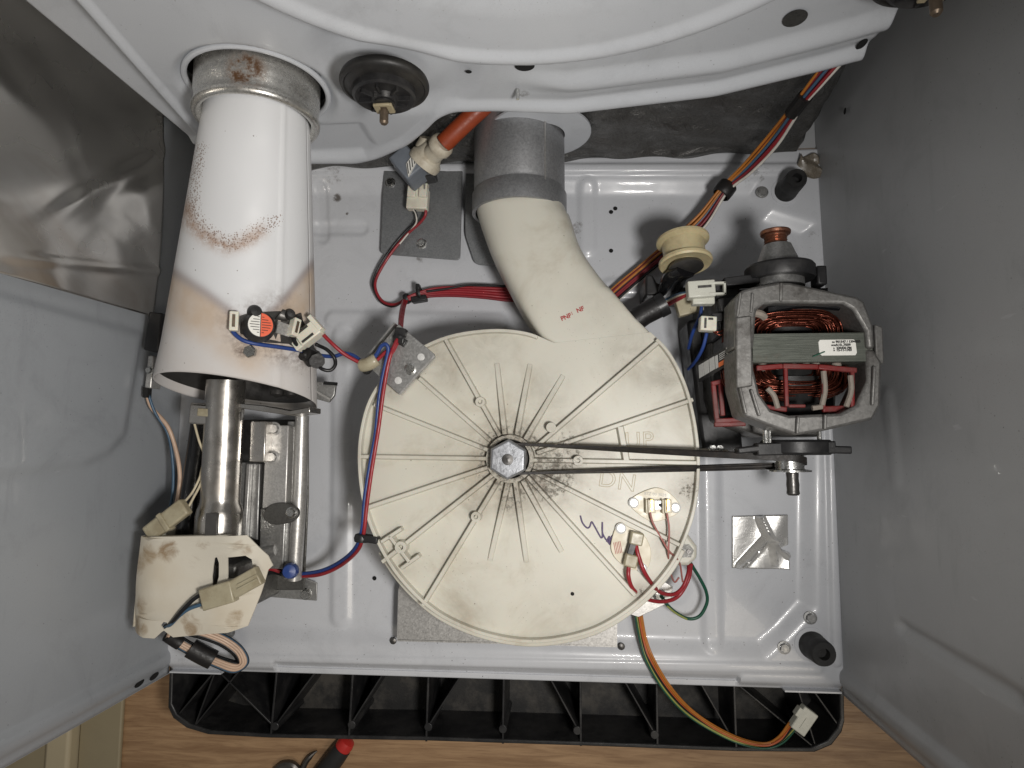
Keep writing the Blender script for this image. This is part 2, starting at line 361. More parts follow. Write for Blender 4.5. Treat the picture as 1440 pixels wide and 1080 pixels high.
# front flange rolls down
xr = X
fold = np.where((X > at(385, 940, 0).x) & (X < at(1040, 957, 0).x), .006, 0)
Z = Z - .010 * sm(.012, -.002, Y - fold) ** 2
base = MB().sheet(X, Y, Z).build('floor_pan', 'base_paint', cab, ang=60, thick=.0012)
MB().box((-.305, -.0025, -.010), (.055, .0015, .016)).box((.0, .003, -.013), (.555, .0015, .010)).box((.307, -.0025, -.010), (.052, .0015, .016)).build('front_flange', 'base_paint', cab)
for p in ((860, 295), (860, 350), (524, 815), (503, 447), (1100, 345), (960, 348), (413, 738), (866, 290)):
    c = at(*p, 0); zz = -.0062; MB().lathe([(.0001, .0005), (.0018, .0005), (.0022, 0)], (c.x, c.y, zz), (0, 0, 1), 14).build('punched_hole', 'void_black', base)
# side walls
def wallsheet(name, x, mat, emb):
    yy = np.linspace(-.004, .60, 200); zz = np.linspace(-.004, .86, 200); Yg, Zg = np.meshgrid(yy, zz); sgn = 1 if x < 0 else -1
    D = np.zeros_like(Yg)
    for kind, a in emb:
        if kind == 'panel': D += a[-1] * sm(.006, -.006, sdf(a[0], Yg, Zg))
        else:
            A, B, w, h = a; e = np.array(B) - np.array(A); t = np.clip(((Yg - A[0]) * e[0] + (Zg - A[1]) * e[1]) / (e @ e), 0, 1)
            D += h * sm(w, w * .3, np.hypot(Yg - A[0] - e[0] * t, Zg - A[1] - e[1] * t))
    D += .0012 * np.sin(Yg * 9 + 1) * np.sin(Zg * 11)
    return MB().sheet(x + sgn * D, Yg, Zg).build(name, mat, cab, ang=60, thick=.0012)
w = lambda px, py, x: tuple(onX(px, py, x)[1:])
wl = wallsheet('left_side_panel', -XW, 'wall_paint_left_dimmed', [('panel', ([w(197, 470, -XW), w(172, 610, -XW), w(150, 635, -XW), w(115, 652, -XW), (.17, .75), (.34, .75)], .004)), ('bar', ((.012, .0), (.012, .9), .010, .004))])
wr = wallsheet('right_side_panel', XW, 'wall_paint_dimmed', [('bar', (w(1270, 882, XW), w(1440, 985, XW), .007, -.004)), ('bar', (w(1248, 560, XW), w(1262, 670, XW), .012, .0012)), ('bar', ((.012, .0), (.012, .9), .010, .004))])
MB().box((-XW - .010, -.0045, .42), (.020, .0015, .86)).build('front_return', 'wall_paint_left_dimmed', cab)
MB().box((XW + .010, -.0045, .42), (.020, .0015, .86)).build('front_return', 'wall_paint_dimmed', cab)
def slot(px, py, x, l, h, a):
    p = onX(px, py, x); o = .003 if x < 0 else -.003
    q = []
    for i in range(20):
        an = i * math.pi / 10; u = l * math.cos(an); v = h * math.sin(an)
        q.append((x + o, p.y + u * math.cos(a) - v * math.sin(a), p.z + u * math.sin(a) + v * math.cos(a)))
    MB().add(q, [tuple(range(20))]).build('slot', 'void_black', wl if x < 0 else wr)
for a in ((192, 961, -XW), (213, 951, -XW)): slot(*a, .0028, .007, .1)
for a in ((1212, 980, XW), (1236, 992, XW)): slot(*a, .0028, .006, -.1)
slot(1193, 156, XW, .003, .003, 0)
# rear panel of the cabinet, dark galvanised, with curved right edge
zz = np.linspace(0, .30, 90); uu = np.linspace(0, 1, 150); U, Zg = np.meshgrid(uu, zz)
RE = [onY(*q, YR) for q in ((1118, 222), (1126, 210), (1138, 193), (1152, 176), (1180, 140), (1198, 110), (1210, 80))]; xr_ = np.interp(Zg, [e.z for e in RE], [e.x for e in RE]); Xg = -.255 + U * (xr_ + .255)
Yg = YR - .002 + .010 * sm(.02, .10, Zg) - .004 * np.sin(Xg * 30) * sm(.0, .1, Zg) + .003 * np.sin(Xg * 70 + Zg * 90) * np.sin(Xg * 23 - Zg * 60) + .012 * sm(.985, 1, U) - .004 * sm(.018, .010, Zg) * sm(.004, .010, Zg)
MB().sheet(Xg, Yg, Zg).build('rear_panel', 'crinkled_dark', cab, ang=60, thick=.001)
MB().box((0, YR + .034, -.004), (.669, .062, .002)).box((0, YR + .060, .3), (.668, .002, .66)).build('back_plate', 'wall_paint_dimmed', cab)
# rear bulkhead with pressed drum ring, duct opening and cut-away lower edge
edge_px = [(240, 222), (300, 226), (440, 229), (505, 229), (535, 222), (575, 204), (600, 184), (618, 166), (640, 157), (700, 156), (800, 160), (1000, 136), (1150, 100), (1200, 86), (1210, 84)]
E_ = [onY(*p, YB) for p in edge_px]; ex = [e.x for e in E_]; ez = [e.z for e in E_]
x0, x1 = -.277, .286
xs = np.linspace(x0, x1, 400); zb = np.interp(xs, ex, ez); zb = np.convolve(np.pad(zb, 4, 'edge'), np.ones(9) / 9, 'valid')
tt = np.concatenate([np.linspace(0, .18, 40)[:-1], np.linspace(.18, 1, 230)])
T, Xb = np.meshgrid(tt, xs, indexing='ij'); Zb = zb + T * (.58 - zb); Eh = Zb - zb
DX, DZ, DR = .060, .452, .217
HX, HZ, HR = -.163, .190, .0535
rd = DR - np.hypot(Xb - DX, Zb - DZ)
O = -.020 * sm(0, .008, rd) - .003 * sm(.010, 0, np.abs(rd - .012)) + .014 * sm(.05, .13, rd)
O += .010 * sm(.007, 0, Eh) - .004 * sm(.02, .010, Eh) * sm(.003, .008, Eh)
rt = sm(.02, .10, Xb)
O += -.006 * rt * sm(.016, 0, np.abs(Eh - .046)) + .002 * rt * sm(.010, 0, np.abs(Eh - .020))
L1 = onY(265, 175, YB); L2 = onY(110, 0, YB); nx, nz = (L2.z - L1.z), -(L2.x - L1.x); ln = math.hypot(nx, nz); sd = -((Xb - L1.x) * nx + (Zb - L1.z) * nz) / ln
O += .016 * sm(0, .006, sd) - .004 * sm(.005, 0, np.abs(sd + .004))
O += .004 * sm(.006, -.004, sdf([(-.165, .085), (-.112, .085), (-.100, .10), (-.100, .135), (-.165, .135)], Xb, Zb))
O += .005 * sm(.022, 0, np.abs(np.hypot(Xb + .048, Zb - .213) - .045))
hd = np.hypot(Xb - HX, Zb - HZ)
O += .006 * sm(HR + .008, HR, hd)
a, b = Xb.shape; Vx = Xb.copy(); Vz = Zb.copy()
keep = np.zeros((a, b), bool); inside = hd < HR
f = []; used = set()
for i in range(a - 1):
    for j in range(b - 1):
        q = [(i, j), (i, j + 1), (i + 1, j + 1), (i + 1, j)]
        if all(inside[k] for k in q): continue
        f.append(tuple(k[0] * b + k[1] for k in q)); used.update(k for k in q if inside[k])
for k in used:
    s_ = HR / max(hd[k], 1e-6); Vx[k] = HX + (Xb[k] - HX) * s_; Vz[k] = HZ + (Zb[k] - HZ) * s_
mb = MB(); allv = np.stack([Vx, YB + O, Vz], -1).reshape(-1, 3)
ui = sorted(set(i for q in f for i in q)); mp = {k: n_ for n_, k in enumerate(ui)}
mb.v = [tuple(allv[k]) for k in ui]; mb.f = [tuple(mp[i] for i in q) for q in f]
bulk = mb.build('rear_bulkhead', 'bulkhead_paint', cab, ang=60, thick=.0014)
def bdisc(px, py, rx, rz, off=-.0025, name='punched_hole', mat='void_black'):
    p = onY(px, py, YB); i = int(np.argmin(np.abs(xs - p.x))); jz = int(np.argmin(np.abs(Zb[:, i] - p.z))); y = YB + O[jz, i] + off
    d = ray(px, py); k = (y - CY) / d.y; c = C0 + d * k
    q = [(c.x + rx * math.cos(u * math.pi / 10), y, c.z + rz * math.sin(u * math.pi / 10)) for u in range(20)]
    return MB().add(q, [tuple(range(20))]).build(name, mat, bulk)
bdisc(738, 93, .0072, .0062); bdisc(659, 101, .0024, .0022); bdisc(1118, 26, .0075, .0085, -.002, 'plug', 'galvanised_dark'); bdisc(1212, 62, .003, .006)
# welded stud under the centre hole
p = onY(728, 138, .495); MB().cyl((p.x, .502, p.z), (p.x, .494, p.z), .0014, n=12).build('stud', 'screw_steel', bulk)
MB().lathe([(HR - .001 + .0022 * math.cos(k * math.pi / 5), .006 - .0055 + .0022 * math.sin(k * math.pi / 5)) for k in range(11)], (HX, YB + .003, HZ), (0, 1, 0), 64).build('rolled_hole_edge', 'bulkhead_paint', bulk)
def prj(V):
    V = np.asarray(V, float); R = np.array(CR); v = (V - np.array([CX, CY, CZ])) @ R
    return 720 + FPX * v[:, 0] / -v[:, 2], 540 - FPX * v[:, 1] / -v[:, 2]
def setattrs(o, **kw):
    me = o.data
    for k, arr in kw.items():
        a_ = me.attributes.new(k, 'FLOAT', 'POINT'); a_.data.foreach_set('value', np.asarray(arr, np.float32))
def verts(o):
    n = len(o.data.vertices); a_ = np.empty(n * 3, np.float32); o.data.vertices.foreach_get('co', a_); return a_.reshape(-1, 3)
def segd(px, py, P):
    d = np.full(px.shape, 1e9)
    for (ax, ay), (bx_, by) in zip(P[:-1], P[1:]):
        ex_, ey = bx_ - ax, by - ay; t = np.clip(((px - ax) * ex_ + (py - ay) * ey) / (ex_ * ex_ + ey * ey), 0, 1)
        d = np.minimum(d, np.hypot(px - ax - ex_ * t, py - ay - ey * t))
    return d
# ------------------------------------------------------------------ combustion funnel
t = NT('funnel_enamel'); c = t.mix(t.noise(12, 4), (.64, .65, .665), (.70, .71, .725))
st_ = t.attr('tan'); c = t.mix(t.ma('MULTIPLY', st_, t.mr(t.noise(30, 5, .6), .2, .8, .55, 1.)), c, (.50, .37, .25))
c = t.mix(t.ma('MULTIPLY', t.attr('edge'), .55), c, (.20, .15, .15))
ar = t.attr('arc'); band = t.attr('band')
c = t.mix(t.ma('MULTIPLY', band, t.mr(t.noise(190, 6, .75), .22, .66)), c, (.36, .245, .18))
sp = t.mr(t.voro(640), t.mr(ar, 0, 1, .02, .46), t.mr(ar, 0, 1, -.02, .34)); c = t.mix(t.ma('MULTIPLY', sp, t.mr(ar, .05, .35, 0, .85)), c, (.22, .15, .115))
s2 = t.ma('MULTIPLY', t.mr(t.voro(140), .09, .05), t.mr(t.noise(23, 3), .5, .6)); c = t.mix(t.ma('MULTIPLY', s2, .8), c, (.10, .07, .05))
c = t.mix(t.ma('MULTIPLY', t.attr('soot'), t.mr(t.noise(90, 5, .75), .35, .65)), c, (.16, .12, .10))  # darker mottled patches around the thermostat and bolt
t.set(c, t.mr(t.noise(40, 3), .3, .7, .46, .60), 0, .0, .35); t.bump(t.noise(700, 2), .04, .0004)
FN, FW, RN, RW = Vector((HX, .512, HZ - .002)), Vector((-.2265, .2765, .082)), .0365, .0695
def fpt(s_, th, extra=0.):
    c_ = FN.lerp(FW, s_); r = RN + (RW - RN) * s_ + extra
    return c_ + Vector((r * math.cos(th), 0, r * math.sin(th)))
def fon(px, py, extra=.0):
    # nearest point of the funnel surface along the view ray
    d = ray(px, py); best = None
    for k in range(500):
        q = C0 + d * (.30 + k * .0008)
        s_ = (FN.y - q.y) / (FN.y - FW.y)
        if 0 <= s_ <= 1.05:
            c_ = FN.lerp(FW, s_); r = RN + (RW - RN) * s_
            if math.hypot(q.x - c_.x, q.z - c_.z) <= r: best = q; break
    if best is None: best = q
    s_ = (FN.y - best.y) / (FN.y - FW.y); c_ = FN.lerp(FW, s_); n_ = Vector((best.x - c_.x, 0, best.z - c_.z)).normalized()
    return best + n_ * extra
fun = thing('combustion_funnel', 'white enamelled tapering burner funnel with brown heat stains, running to the rear', 'funnel', (-.23, .3, 0))
mb = MB(); S = np.linspace(0, 1, 130); TH = np.linspace(0, 2 * math.pi, 161)
Sg, Tg = np.meshgrid(S, TH, indexing='ij'); cxs = FN.x + (FW.x - FN.x) * Sg; cys = FN.y + (FW.y - FN.y) * Sg; czs = FN.z + (FW.z - FN.z) * Sg
rr = RN + (RW - RN) * Sg
seam = .0012 * sm(.05, 0, np.abs(Tg - .62))
cys = cys + sm(.8, 1, Sg) * (.012 * np.sin(Tg) - .006 * np.cos(Tg))
mb.sheet(cxs + (rr + seam) * np.cos(Tg), cys, czs + (rr + seam) * np.sin(Tg)); cone = mb.build('cone', 'funnel_enamel', fun, ang=60, thick=.001)
px_, py_ = prj(verts(cone)); top = np.ones_like(px_)
pb = np.interp(px_, [230, 250, 290, 340, 356, 375, 400, 437], [368, 382, 408, 446, 453, 440, 415, 368]); dd = py_ - pb
setattrs(cone, tan=sm(-4, 16, dd) * (1 - .65 * sm(45, 100, dd)) * .9, edge=np.exp(-((dd - 4) / 9) ** 2),
         arc=np.exp(-(segd(px_, py_, [(282, 210), (272, 260), (272, 300), (292, 326), (322, 343), (348, 333), (372, 318), (386, 308)]) / 14) ** 2),
         band=np.exp(-(segd(px_, py_, [(262, 290), (266, 312), (290, 334), (320, 348), (345, 340), (365, 326)]) / 10.5) ** 2),
         soot=np.clip(np.exp(-(segd(px_, py_, [(340, 475), (380, 490), (425, 505)]) / 16) ** 2) * .9 + np.exp(-(np.hypot(px_ - 338, py_ - 495) / 9) ** 2) + np.exp(-(segd(px_, py_, [(330, 450), (390, 430)]) / 22) ** 2) * .55, 0, 1))
ln = MB(); S2, T2 = np.meshgrid(np.linspace(.05, .965, 40), TH, indexing='ij'); r2 = RN + (RW - RN) * S2 - .0016; y2 = FN.y + (FW.y - FN.y) * S2 + sm(.8, 1, S2) * (.012 * np.sin(T2) - .006 * np.cos(T2))
ln.sheet(FN.x + (FW.x - FN.x) * S2 + r2 * np.cos(T2), y2, FN.z + (FW.z - FN.z) * S2 + r2 * np.sin(T2)); ln.build('funnel_shade_sleeve', 'dark_steel', fun, ang=60)  # dark sleeve added to stand for the shade inside the funnel
p = fon(353, 495, .001); MB().hexn((p.x, p.y, p.z), .0055, .004, .3).build('bolt', 'screw_steel', fun)
p = fon(430, 470, 0)
MB().lathe([(RN + .0016, 0), (RN + .0022, .004), (RN + .0016, .008)], FN + Vector((-.002, -.055, -.02)) * 0 + FN.lerp(FW, .03), (0, -1, 0), 64).build('seam_band', 'funnel_enamel', fun)
# ring collar in the bulkhead
t = galv('collar_steel', (.62, .61, .58), .30, 700, .25)
rp = (HX + .013, YB - .010, HZ + .044); cc = t.b.inputs['Base Color'].links[0].from_socket
mm = t.ma('MULTIPLY', t.mr(t.dist(rp), .009, .019, 1, 0), t.mr(t.noise(85, 6, .75), .38, .60)); t.set(t.mix(mm, cc, (.10, .048, .02))); t.val(t.b.inputs['Metallic'], t.mr(mm, 0, 1, .85, .1))
col = thing('duct_collar', 'galvanised steel ring collar with a rust patch around the narrow end of the white funnel', 'collar', (HX, YB, HZ - .045))
pr_ = [(.0400, -.01), (.0400, .012), (.0400, .020)] + [(.0435 - .0035 * math.cos(k * math.pi / 8), .020 + .0045 * math.sin(k * math.pi / 8)) for k in range(1, 9)] + [(.0462, .018), (.0452, .013), (.0456, .010), (.0462, .006), (.0462, -.014)]
MB().lathe(pr_, (HX, YB - .002, HZ), (0, -1, 0), 96).build('ring', 'collar_steel', col, ang=50)
MB().lathe([(.001, 0), (.060, 0)], (HX, YB + .022, HZ), (0, -1, 0), 40).build('gap_shade_disc', 'void_black', col)  # black disc added for the shade behind the gap round the collar
plain('rust_clip', (.33, .28, .18), .5, 0, .2)
# ------------------------------------------------------------------ drum rollers
def roller(cx_, cz_, y, label):
    r = thing('drum_roller', label, 'roller', (cx_, y, cz_ - .034), 'drum support rollers')
    R_ = .0315; o = (cx_, y, cz_)
    MB().lathe([(.018, -.006), (.028, -.006), (.0306, -.0045), (R_, -.0022), (R_, -.0005), (.0306, .0012), (.0288, .0020), (.0278, .0012), (.0255, .0022), (.022, .0034), (.018, .0034)], o, (0, -1, 0), 64).build('tyre', 'tyre_rubber', r, ang=60)
    hub = MB().lathe([(.0222, -.003), (.0224, .0080), (.0205, .0092), (.0180, .0078), (.010, .0085), (.0085, .012), (.0062, .0125), (.006, .004)], o, (0, -1, 0), 48).build('hub', 'black_plastic', r, ang=40)
    for k in range(8):
        a_ = k * math.pi / 4; d = Vector((math.cos(a_), 0, math.sin(a_)))
        MB().bar(Vector(o) + d * .0085 + Vector((0, -.0095, 0)), Vector(o) + d * .018 + Vector((0, -.0095, 0)), .0015, .003, (0, 1, 0)).build('spoke', 'black_plastic', hub)
    MB().lathe([(.0035, .010), (.0075, .0128), (.0078, .0142), (.0035, .0150)], o, (0, -1, 0), 24).build('washer', 'dark_steel', r)
    cl = MB()
    for s_ in (-1, 1): cl.box((cx_ + s_ * .0045, y - .0162, cz_), (.0045, .0022, .011))
    cl.box((cx_, y - .0162, cz_ + .0045), (.010, .0020, .0028)); cl.build('retaining_clip', 'rust_clip', r, bevel=.0006)
    MB().lathe([(.0033, -.02), (.0033, .0165), (.0026, .017), (.0026, .0185), (.0031, .019), (.0031, .0265), (.002, .028), (.0001, .028)], o, (0, -1, 0), 20).build('axle', 'rust_pin', r)
p = onY(541, 122, .483); roller(p.x, p.z, .483, 'black drum roller wheel with axle pin and clip, beside the duct collar')
p = onY(1312, -48, .483); roller(p.x, p.z, .483, 'black drum roller wheel cut off by the top edge at the right')
# ------------------------------------------------------------------ exhaust duct
DC = Vector((.0325, 0, .052)); dr = .0445
du = thing('exhaust_duct', 'grey galvanised round exhaust duct between the cream blower neck and the rear', 'duct', (DC.x, .48, 0))
MB().lathe([(dr - .002, .0), (dr + .0012, .0), (dr + .0012, .018), (dr - .001, .0215), (dr - .0012, .0225), (dr - .0005, .024), (dr - .0005, .085), (dr - .002, .085)], (DC.x, .452, DC.z), (0, 1, 0), 80).build('pipe', 'galvanised_duct', du, ang=50)
an = .95
MB().box((DC.x + math.cos(an) * (dr + .0004), .495, DC.z + math.sin(an) * (dr + .0004)), (.0012, .084, .0012), M=Matrix.Rotation(-an, 3, 'Y')).build('seam', 'galvanised_bright', du)
MB().lathe([(dr - .02, .0), (dr + .005, .002), (dr + .005, .004)], (DC.x + .020, .526, DC.z + .010), (0, 1, 0), 60).build('flange', 'bulkhead_paint', du)
# ------------------------------------------------------------------ blower housing
ZT = .090
hubp = at(718, 645, ZT)
g = lambda px, py: P3(px, py, ZT)
t = NT('cream_plastic'); col_ = (.62, .60, .52)
c = t.mix(t.noise(10, 5, .6), dk(col_, .93), dk(col_, 1.05)); c = t.mix(t.mr(t.noise(16, 5, .7, dist=.5), .48, .76, 0, .50), c, (.36, .30, .21)); c = t.mix(t.ma('MULTIPLY', t.mr(t.voro(330), .15, .07), t.mr(t.noise(13, 4, .7), .50, .66, 0, .7)), c, (.16, .13, .09))
gm = t.blobs([(tuple(hubp), .020, .058, .80), (g(770, 665), .005, .055, .95), (g(720, 700), .004, .03, .8), (g(800, 635), .002, .05, .75), (g(850, 645), .002, .035, .55), (g(905, 660), .002, .035, .35), (g(670, 700), .005, .03, .5), (g(730, 705), .005, .03, .55),
              (g(935, 525), .004, .030, .55), (g(960, 560), .002, .03, .45), (g(970, 690), .002, .028, .75), (g(945, 760), .003, .03, .5), (g(560, 790), .003, .03, .35), (g(525, 800), .003, .02, .5), (g(600, 470), .002, .03, .35), (g(545, 545), .004, .02, .55), (g(620, 500), .005, .05, .45), (g(690, 480), .003, .05, .35), (g(900, 500), .004, .05, .40), (g(760, 560), .005, .05, .3), (g(650, 640), .005, .06, .25), (g(800, 880), .002, .06, .25), (g(650, 860), .002, .04, .35), (g(860, 700), .004, .06, .35),
              (g(795, 275), .001, .010, .45), (g(905, 835), .001, .018, .7), (g(505, 640), .002, .025, .4), (g(840, 430), .002, .04, .22)])
c = t.mix(t.ma('MULTIPLY', gm, t.mr(t.noise(38, 6, .75, dist=.5), .30, .66, .18, .95)), c, (.20, .165, .12))
gn = t.mr(t.noise(230, 6, .8), t.mr(gm, 0, 1, .80, .40), t.mr(gm, 0, 1, .88, .58)); c = t.mix(t.ma('MULTIPLY', gn, t.ma('MULTIPLY', t.ma('MINIMUM', t.ma('MULTIPLY', gm, 1.6), 1.), .70)), c, (.05, .042, .035))
s2 = t.ma('MULTIPLY', t.mr(t.voro(130), .085, .05), t.mr(t.noise(17, 3), .52, .62)); c = t.mix(t.ma('MULTIPLY', s2, .75), c, (.12, .085, .05))
t.set(c, t.mr(gn, 0, 1, .40, .75), 0, 0, .45, sss=.06); t.b.inputs['Subsurface Scale'].default_value = .004; t.bump(t.noise(500, 3), .06, .0004)
bl = thing('blower_housing', 'cream plastic round blower housing with radial ribs and a curved neck', 'blower', (hubp.x, hubp.y, 0))
arc_px = [(915, 467), (938, 490), (957, 522), (971, 560), (981, 610), (984, 660), (978, 716), (962, 764), (940, 804), (900, 847), (850, 881), (800, 898), (745, 904), (690, 896), (640, 878), (600, 853), (560, 812), (531, 765), (512, 715), (504, 660), (506, 610), (519, 562), (545, 524), (580, 495), (630, 472), (690, 463), (740, 467), (779, 482)]
arc = [(v.x, v.y) for v in spline([(x, y, 0) for x, y in arc_px], 5)]
neckL = [(774, 479), (758, 468), (733, 433), (710, 393), (692, 358), (678, 319), (668, 283), (665, 262)]
neckR = [(794, 262), (796, 287), (807, 328), (820, 358), (843, 388), (870, 420), (893, 447)]
NL = [(v.x, v.y) for v in spline([(x, y, 0) for x, y in neckL], 4)]; NR = [(v.x, v.y) for v in spline([(x, y, 0) for x, y in neckR], 4)]
cover = poly(arc, ZT)
MB().prism(cover, .012, ZT).build('volute', 'cream_plastic', bl, bevel=.0002)
# rim wall standing round the cover, open at the neck
def offs(P, d, closed=True):
    out = []; n = len(P)
    for i in range(n):
        a_ = Vector(P[i - 1] if (i or closed) else P[0]); b_ = Vector(P[(i + 1) % n] if (i < n - 1 or closed) else P[-1]); e = (b_ - a_).normalized(); out.append((P[i][0] - e.y * d, P[i][1] + e.x * d))
    return out
rim_o = poly(arc[2:-3], ZT + .006); rim_i = offs(rim_o, -.0028, False)
mb = MB(); n = len(rim_o)
vs = [(x, y, z) for P_, z in ((rim_o, ZT - .004), (rim_o, ZT + .0075), (rim_i, ZT + .0075), (rim_i, ZT - .001)) for x, y in P_]
mb.add(vs, [(k * n + i, k * n + i + 1, ((k + 1) % 4) * n + i + 1, ((k + 1) % 4) * n + i) for k in range(4) for i in range(n - 1)] + [(0, n, 2 * n, 3 * n), (n - 1, 2 * n - 1, 3 * n - 1, 4 * n - 1)])
mb.build('rim', 'cream_plastic', bl, bevel=.0005)
# outer step of the lower half
lip = [p for p in arc if p[1] > 770]; lo = offs(poly(lip, ZT - .008), .004, False); li = poly(lip, ZT - .008)
MB().prism(lo + li[::-1], ZT - .020, ZT - .010).build('flange_step', 'cream_plastic', bl, bevel=.0008)
# neck: box section duct with chamfered top edges
nk = MB(); L_, R_ = len(NL), len(NR)
K = 26; Lp = [NL[int(round(i * (L_ - 1) / K))] for i in range(K + 1)]; Rp = [NR[::-1][int(round(i * (R_ - 1) / K))] for i in range(K + 1)]
Lp = [(812, 512), (794, 491)] + Lp; Rp = [(930, 488), (911, 464)] + Rp
rows = []; NS = 40
for i, (a_, b_) in enumerate(zip(Lp, Rp)):
    zt = ZT - .0002; k = float(sm(.05, .95, i / (len(Lp) - 1))); ze = zt * (1 - k) + DC.z * k; A = at(*a_, ze); B = at(*b_, ze); d = (B - A); hw_ = d.length / 2; d.normalize(); mid = (A + B) / 2
    ex_ = 2 / (5.5 - 3.2 * k + 14 * (1 - float(sm(.05, .40, i / (len(Lp) - 1))))); hh = (zt - .012) / 2; cz_ = .012 + hh
    hw_ = hw_ + .001; row = []
    k2 = float(sm(.72, .93, i / (len(Lp) - 1))); mid.x = mid.x * (1 - k2) + DC.x * k2; d = d.lerp(Vector((1, 0, 0)), k2).normalized(); rc = dr - .0042; hw_ = hw_ * (1 - k2) + rc * k2; hh = hh * (1 - k) + (rc - .001) * k; cz_ = cz_ * (1 - k) + DC.z * k
    for q in range(NS):
        an = 2 * math.pi * q / NS; c_, s_ = math.cos(an), math.sin(an)
        row.append((mid.x + d.x * hw_ * math.copysign(abs(c_) ** ex_, c_), mid.y + d.y * hw_ * math.copysign(abs(c_) ** ex_, c_), max(cz_ + hh * math.copysign(abs(s_) ** ex_, s_), .004)))
    rows.append(row)
nk.add([v for r in rows for v in r], [(i * NS + k, i * NS + (k + 1) % NS, (i + 1) * NS + (k + 1) % NS, (i + 1) * NS + k) for i in range(len(rows) - 1) for k in range(NS)] + [tuple(range(NS)), tuple((len(rows) - 1) * NS + k for k in range(NS))[::-1]])
nk.build('neck', 'cream_plastic', bl, ang=50)
# radial ribs
ribs = [((690, 620), (590, 532)), ((703, 613), (627, 478)), ((752, 630), (927, 480)), ((755, 637), (974, 562)), ((750, 647), (980, 651)), ((748, 662), (955, 766)), ((742, 670), (893, 837)),
        ((703, 673), (595, 851)), ((693, 668), (538, 790)), ((687, 657), (513, 715)), ((688, 645), (508, 642)), ((687, 633), (527, 569))]
short = [((710, 611), (698, 510)), ((727, 612), (745, 511)), ((739, 618), (792, 527)), ((735, 675), (790, 777)), ((725, 677), (740, 792)), ((715, 677), (688, 790))]
def ribm(a_, b_, w0, h0, h1, name='rib'):
    A = at(*a_, ZT + .004); B = at(*b_, ZT + .004); d = (B - A).normalized(); s_ = Vector((-d.y, d.x, 0)); wt = w0 * .62
    vs = []
    for P_, h in ((A, h0), (B, h1)):
        for k, w_, z in ((-1, w0, ZT - .001), (1, w0, ZT - .001), (1, wt, ZT + h), (-1, wt, ZT + h)): q = P_ + s_ * k * w_ * .5; vs.append((q.x, q.y, z))
    MB().add(vs, [(0, 1, 2, 3), (4, 7, 6, 5), (0, 4, 5, 1), (1, 5, 6, 2), (2, 6, 7, 3), (3, 7, 4, 0)]).build(name, 'cream_plastic', bl, bevel=.0004)
for a_, b_ in ribs: ribm(a_, b_, .0050, .0072, .0066)
for a_, b_ in short: ribm(a_, b_, .0060, .0078, .0006)
def boss(px, py, r, h, hole=True):
    c_ = at(px, py, ZT + h); o = MB().lathe([(r * 1.12, 0), (r, h), (r * .45, h)] + ([(r * .42, 0)] if hole else [(.0001, h)]), (c_.x, c_.y, ZT - .0005), (0, 0, 1), 20).build('boss', 'cream_plastic', bl, ang=30)
    if hole: MB().lathe([(r * .44, .001), (.0001, .001)], (c_.x, c_.y, ZT), (0, 0, 1), 16).build('screw_hole', 'void_black', o)
for a_ in ((675, 565), (813, 648), (669, 727)): boss(*a_, .0042, .0098)
boss(775, 601, .0042, .0105, False); boss(563, 770, .0050, .0110)
for a_, b_ in (((549, 752), (578, 790)), ((538, 761), (566, 743)), ((566, 798), (591, 780))): ribm(a_, b_, .0042, .0095, .0095, 'cross_rib')
ribm((872, 600), (881, 649), .0075, .0068, .0068, 'partition_rib')
c_ = at(805, 835, ZT); MB().lathe([(.0016, .0004), (.0001, .0004)], (c_.x, c_.y, ZT), (0, 0, 1), 12).build('pin_hole', 'void_black', bl)
MB().lathe([(.0215, -.001), (.0205, .0080), (.0170, .0080), (.0168, -.001)], (hubp.x, hubp.y, ZT), (0, 0, 1), 48).build('hub_ring', 'cream_plastic', bl, ang=30)
# lug and side tab
lg = poly([(952, 745), (968, 752), (980, 768), (980, 785), (968, 795), (944, 795)], .06); MB().prism(lg, .045, .062).build('mounting_lug', 'cream_plastic', bl, bevel=.003)
lg = poly([(955, 764), (970, 766), (976, 774), (972, 784), (957, 784)], .063); lp = MB().prism(lg, .058, .0628).build('lug_pocket', 'galvanised_dark', bl); c_ = at(969, 776, .064); MB().hexn((c_.x, c_.y, .0625), .0026, .0012).build('screw', 'dark_steel', lp)
tb = poly([(975, 630), (1024, 632), (1026, 638), (978, 642)], .085); MB().prism(tb, .079, .085).build('side_tab', 'cream_plastic', bl, bevel=.001)
for q in ((1002, 631), (1012, 631)): c_ = at(*q, .086); MB().hexn((c_.x, c_.y, .085), .0035, .003).build('tab_screw', 'screw_steel', bl)
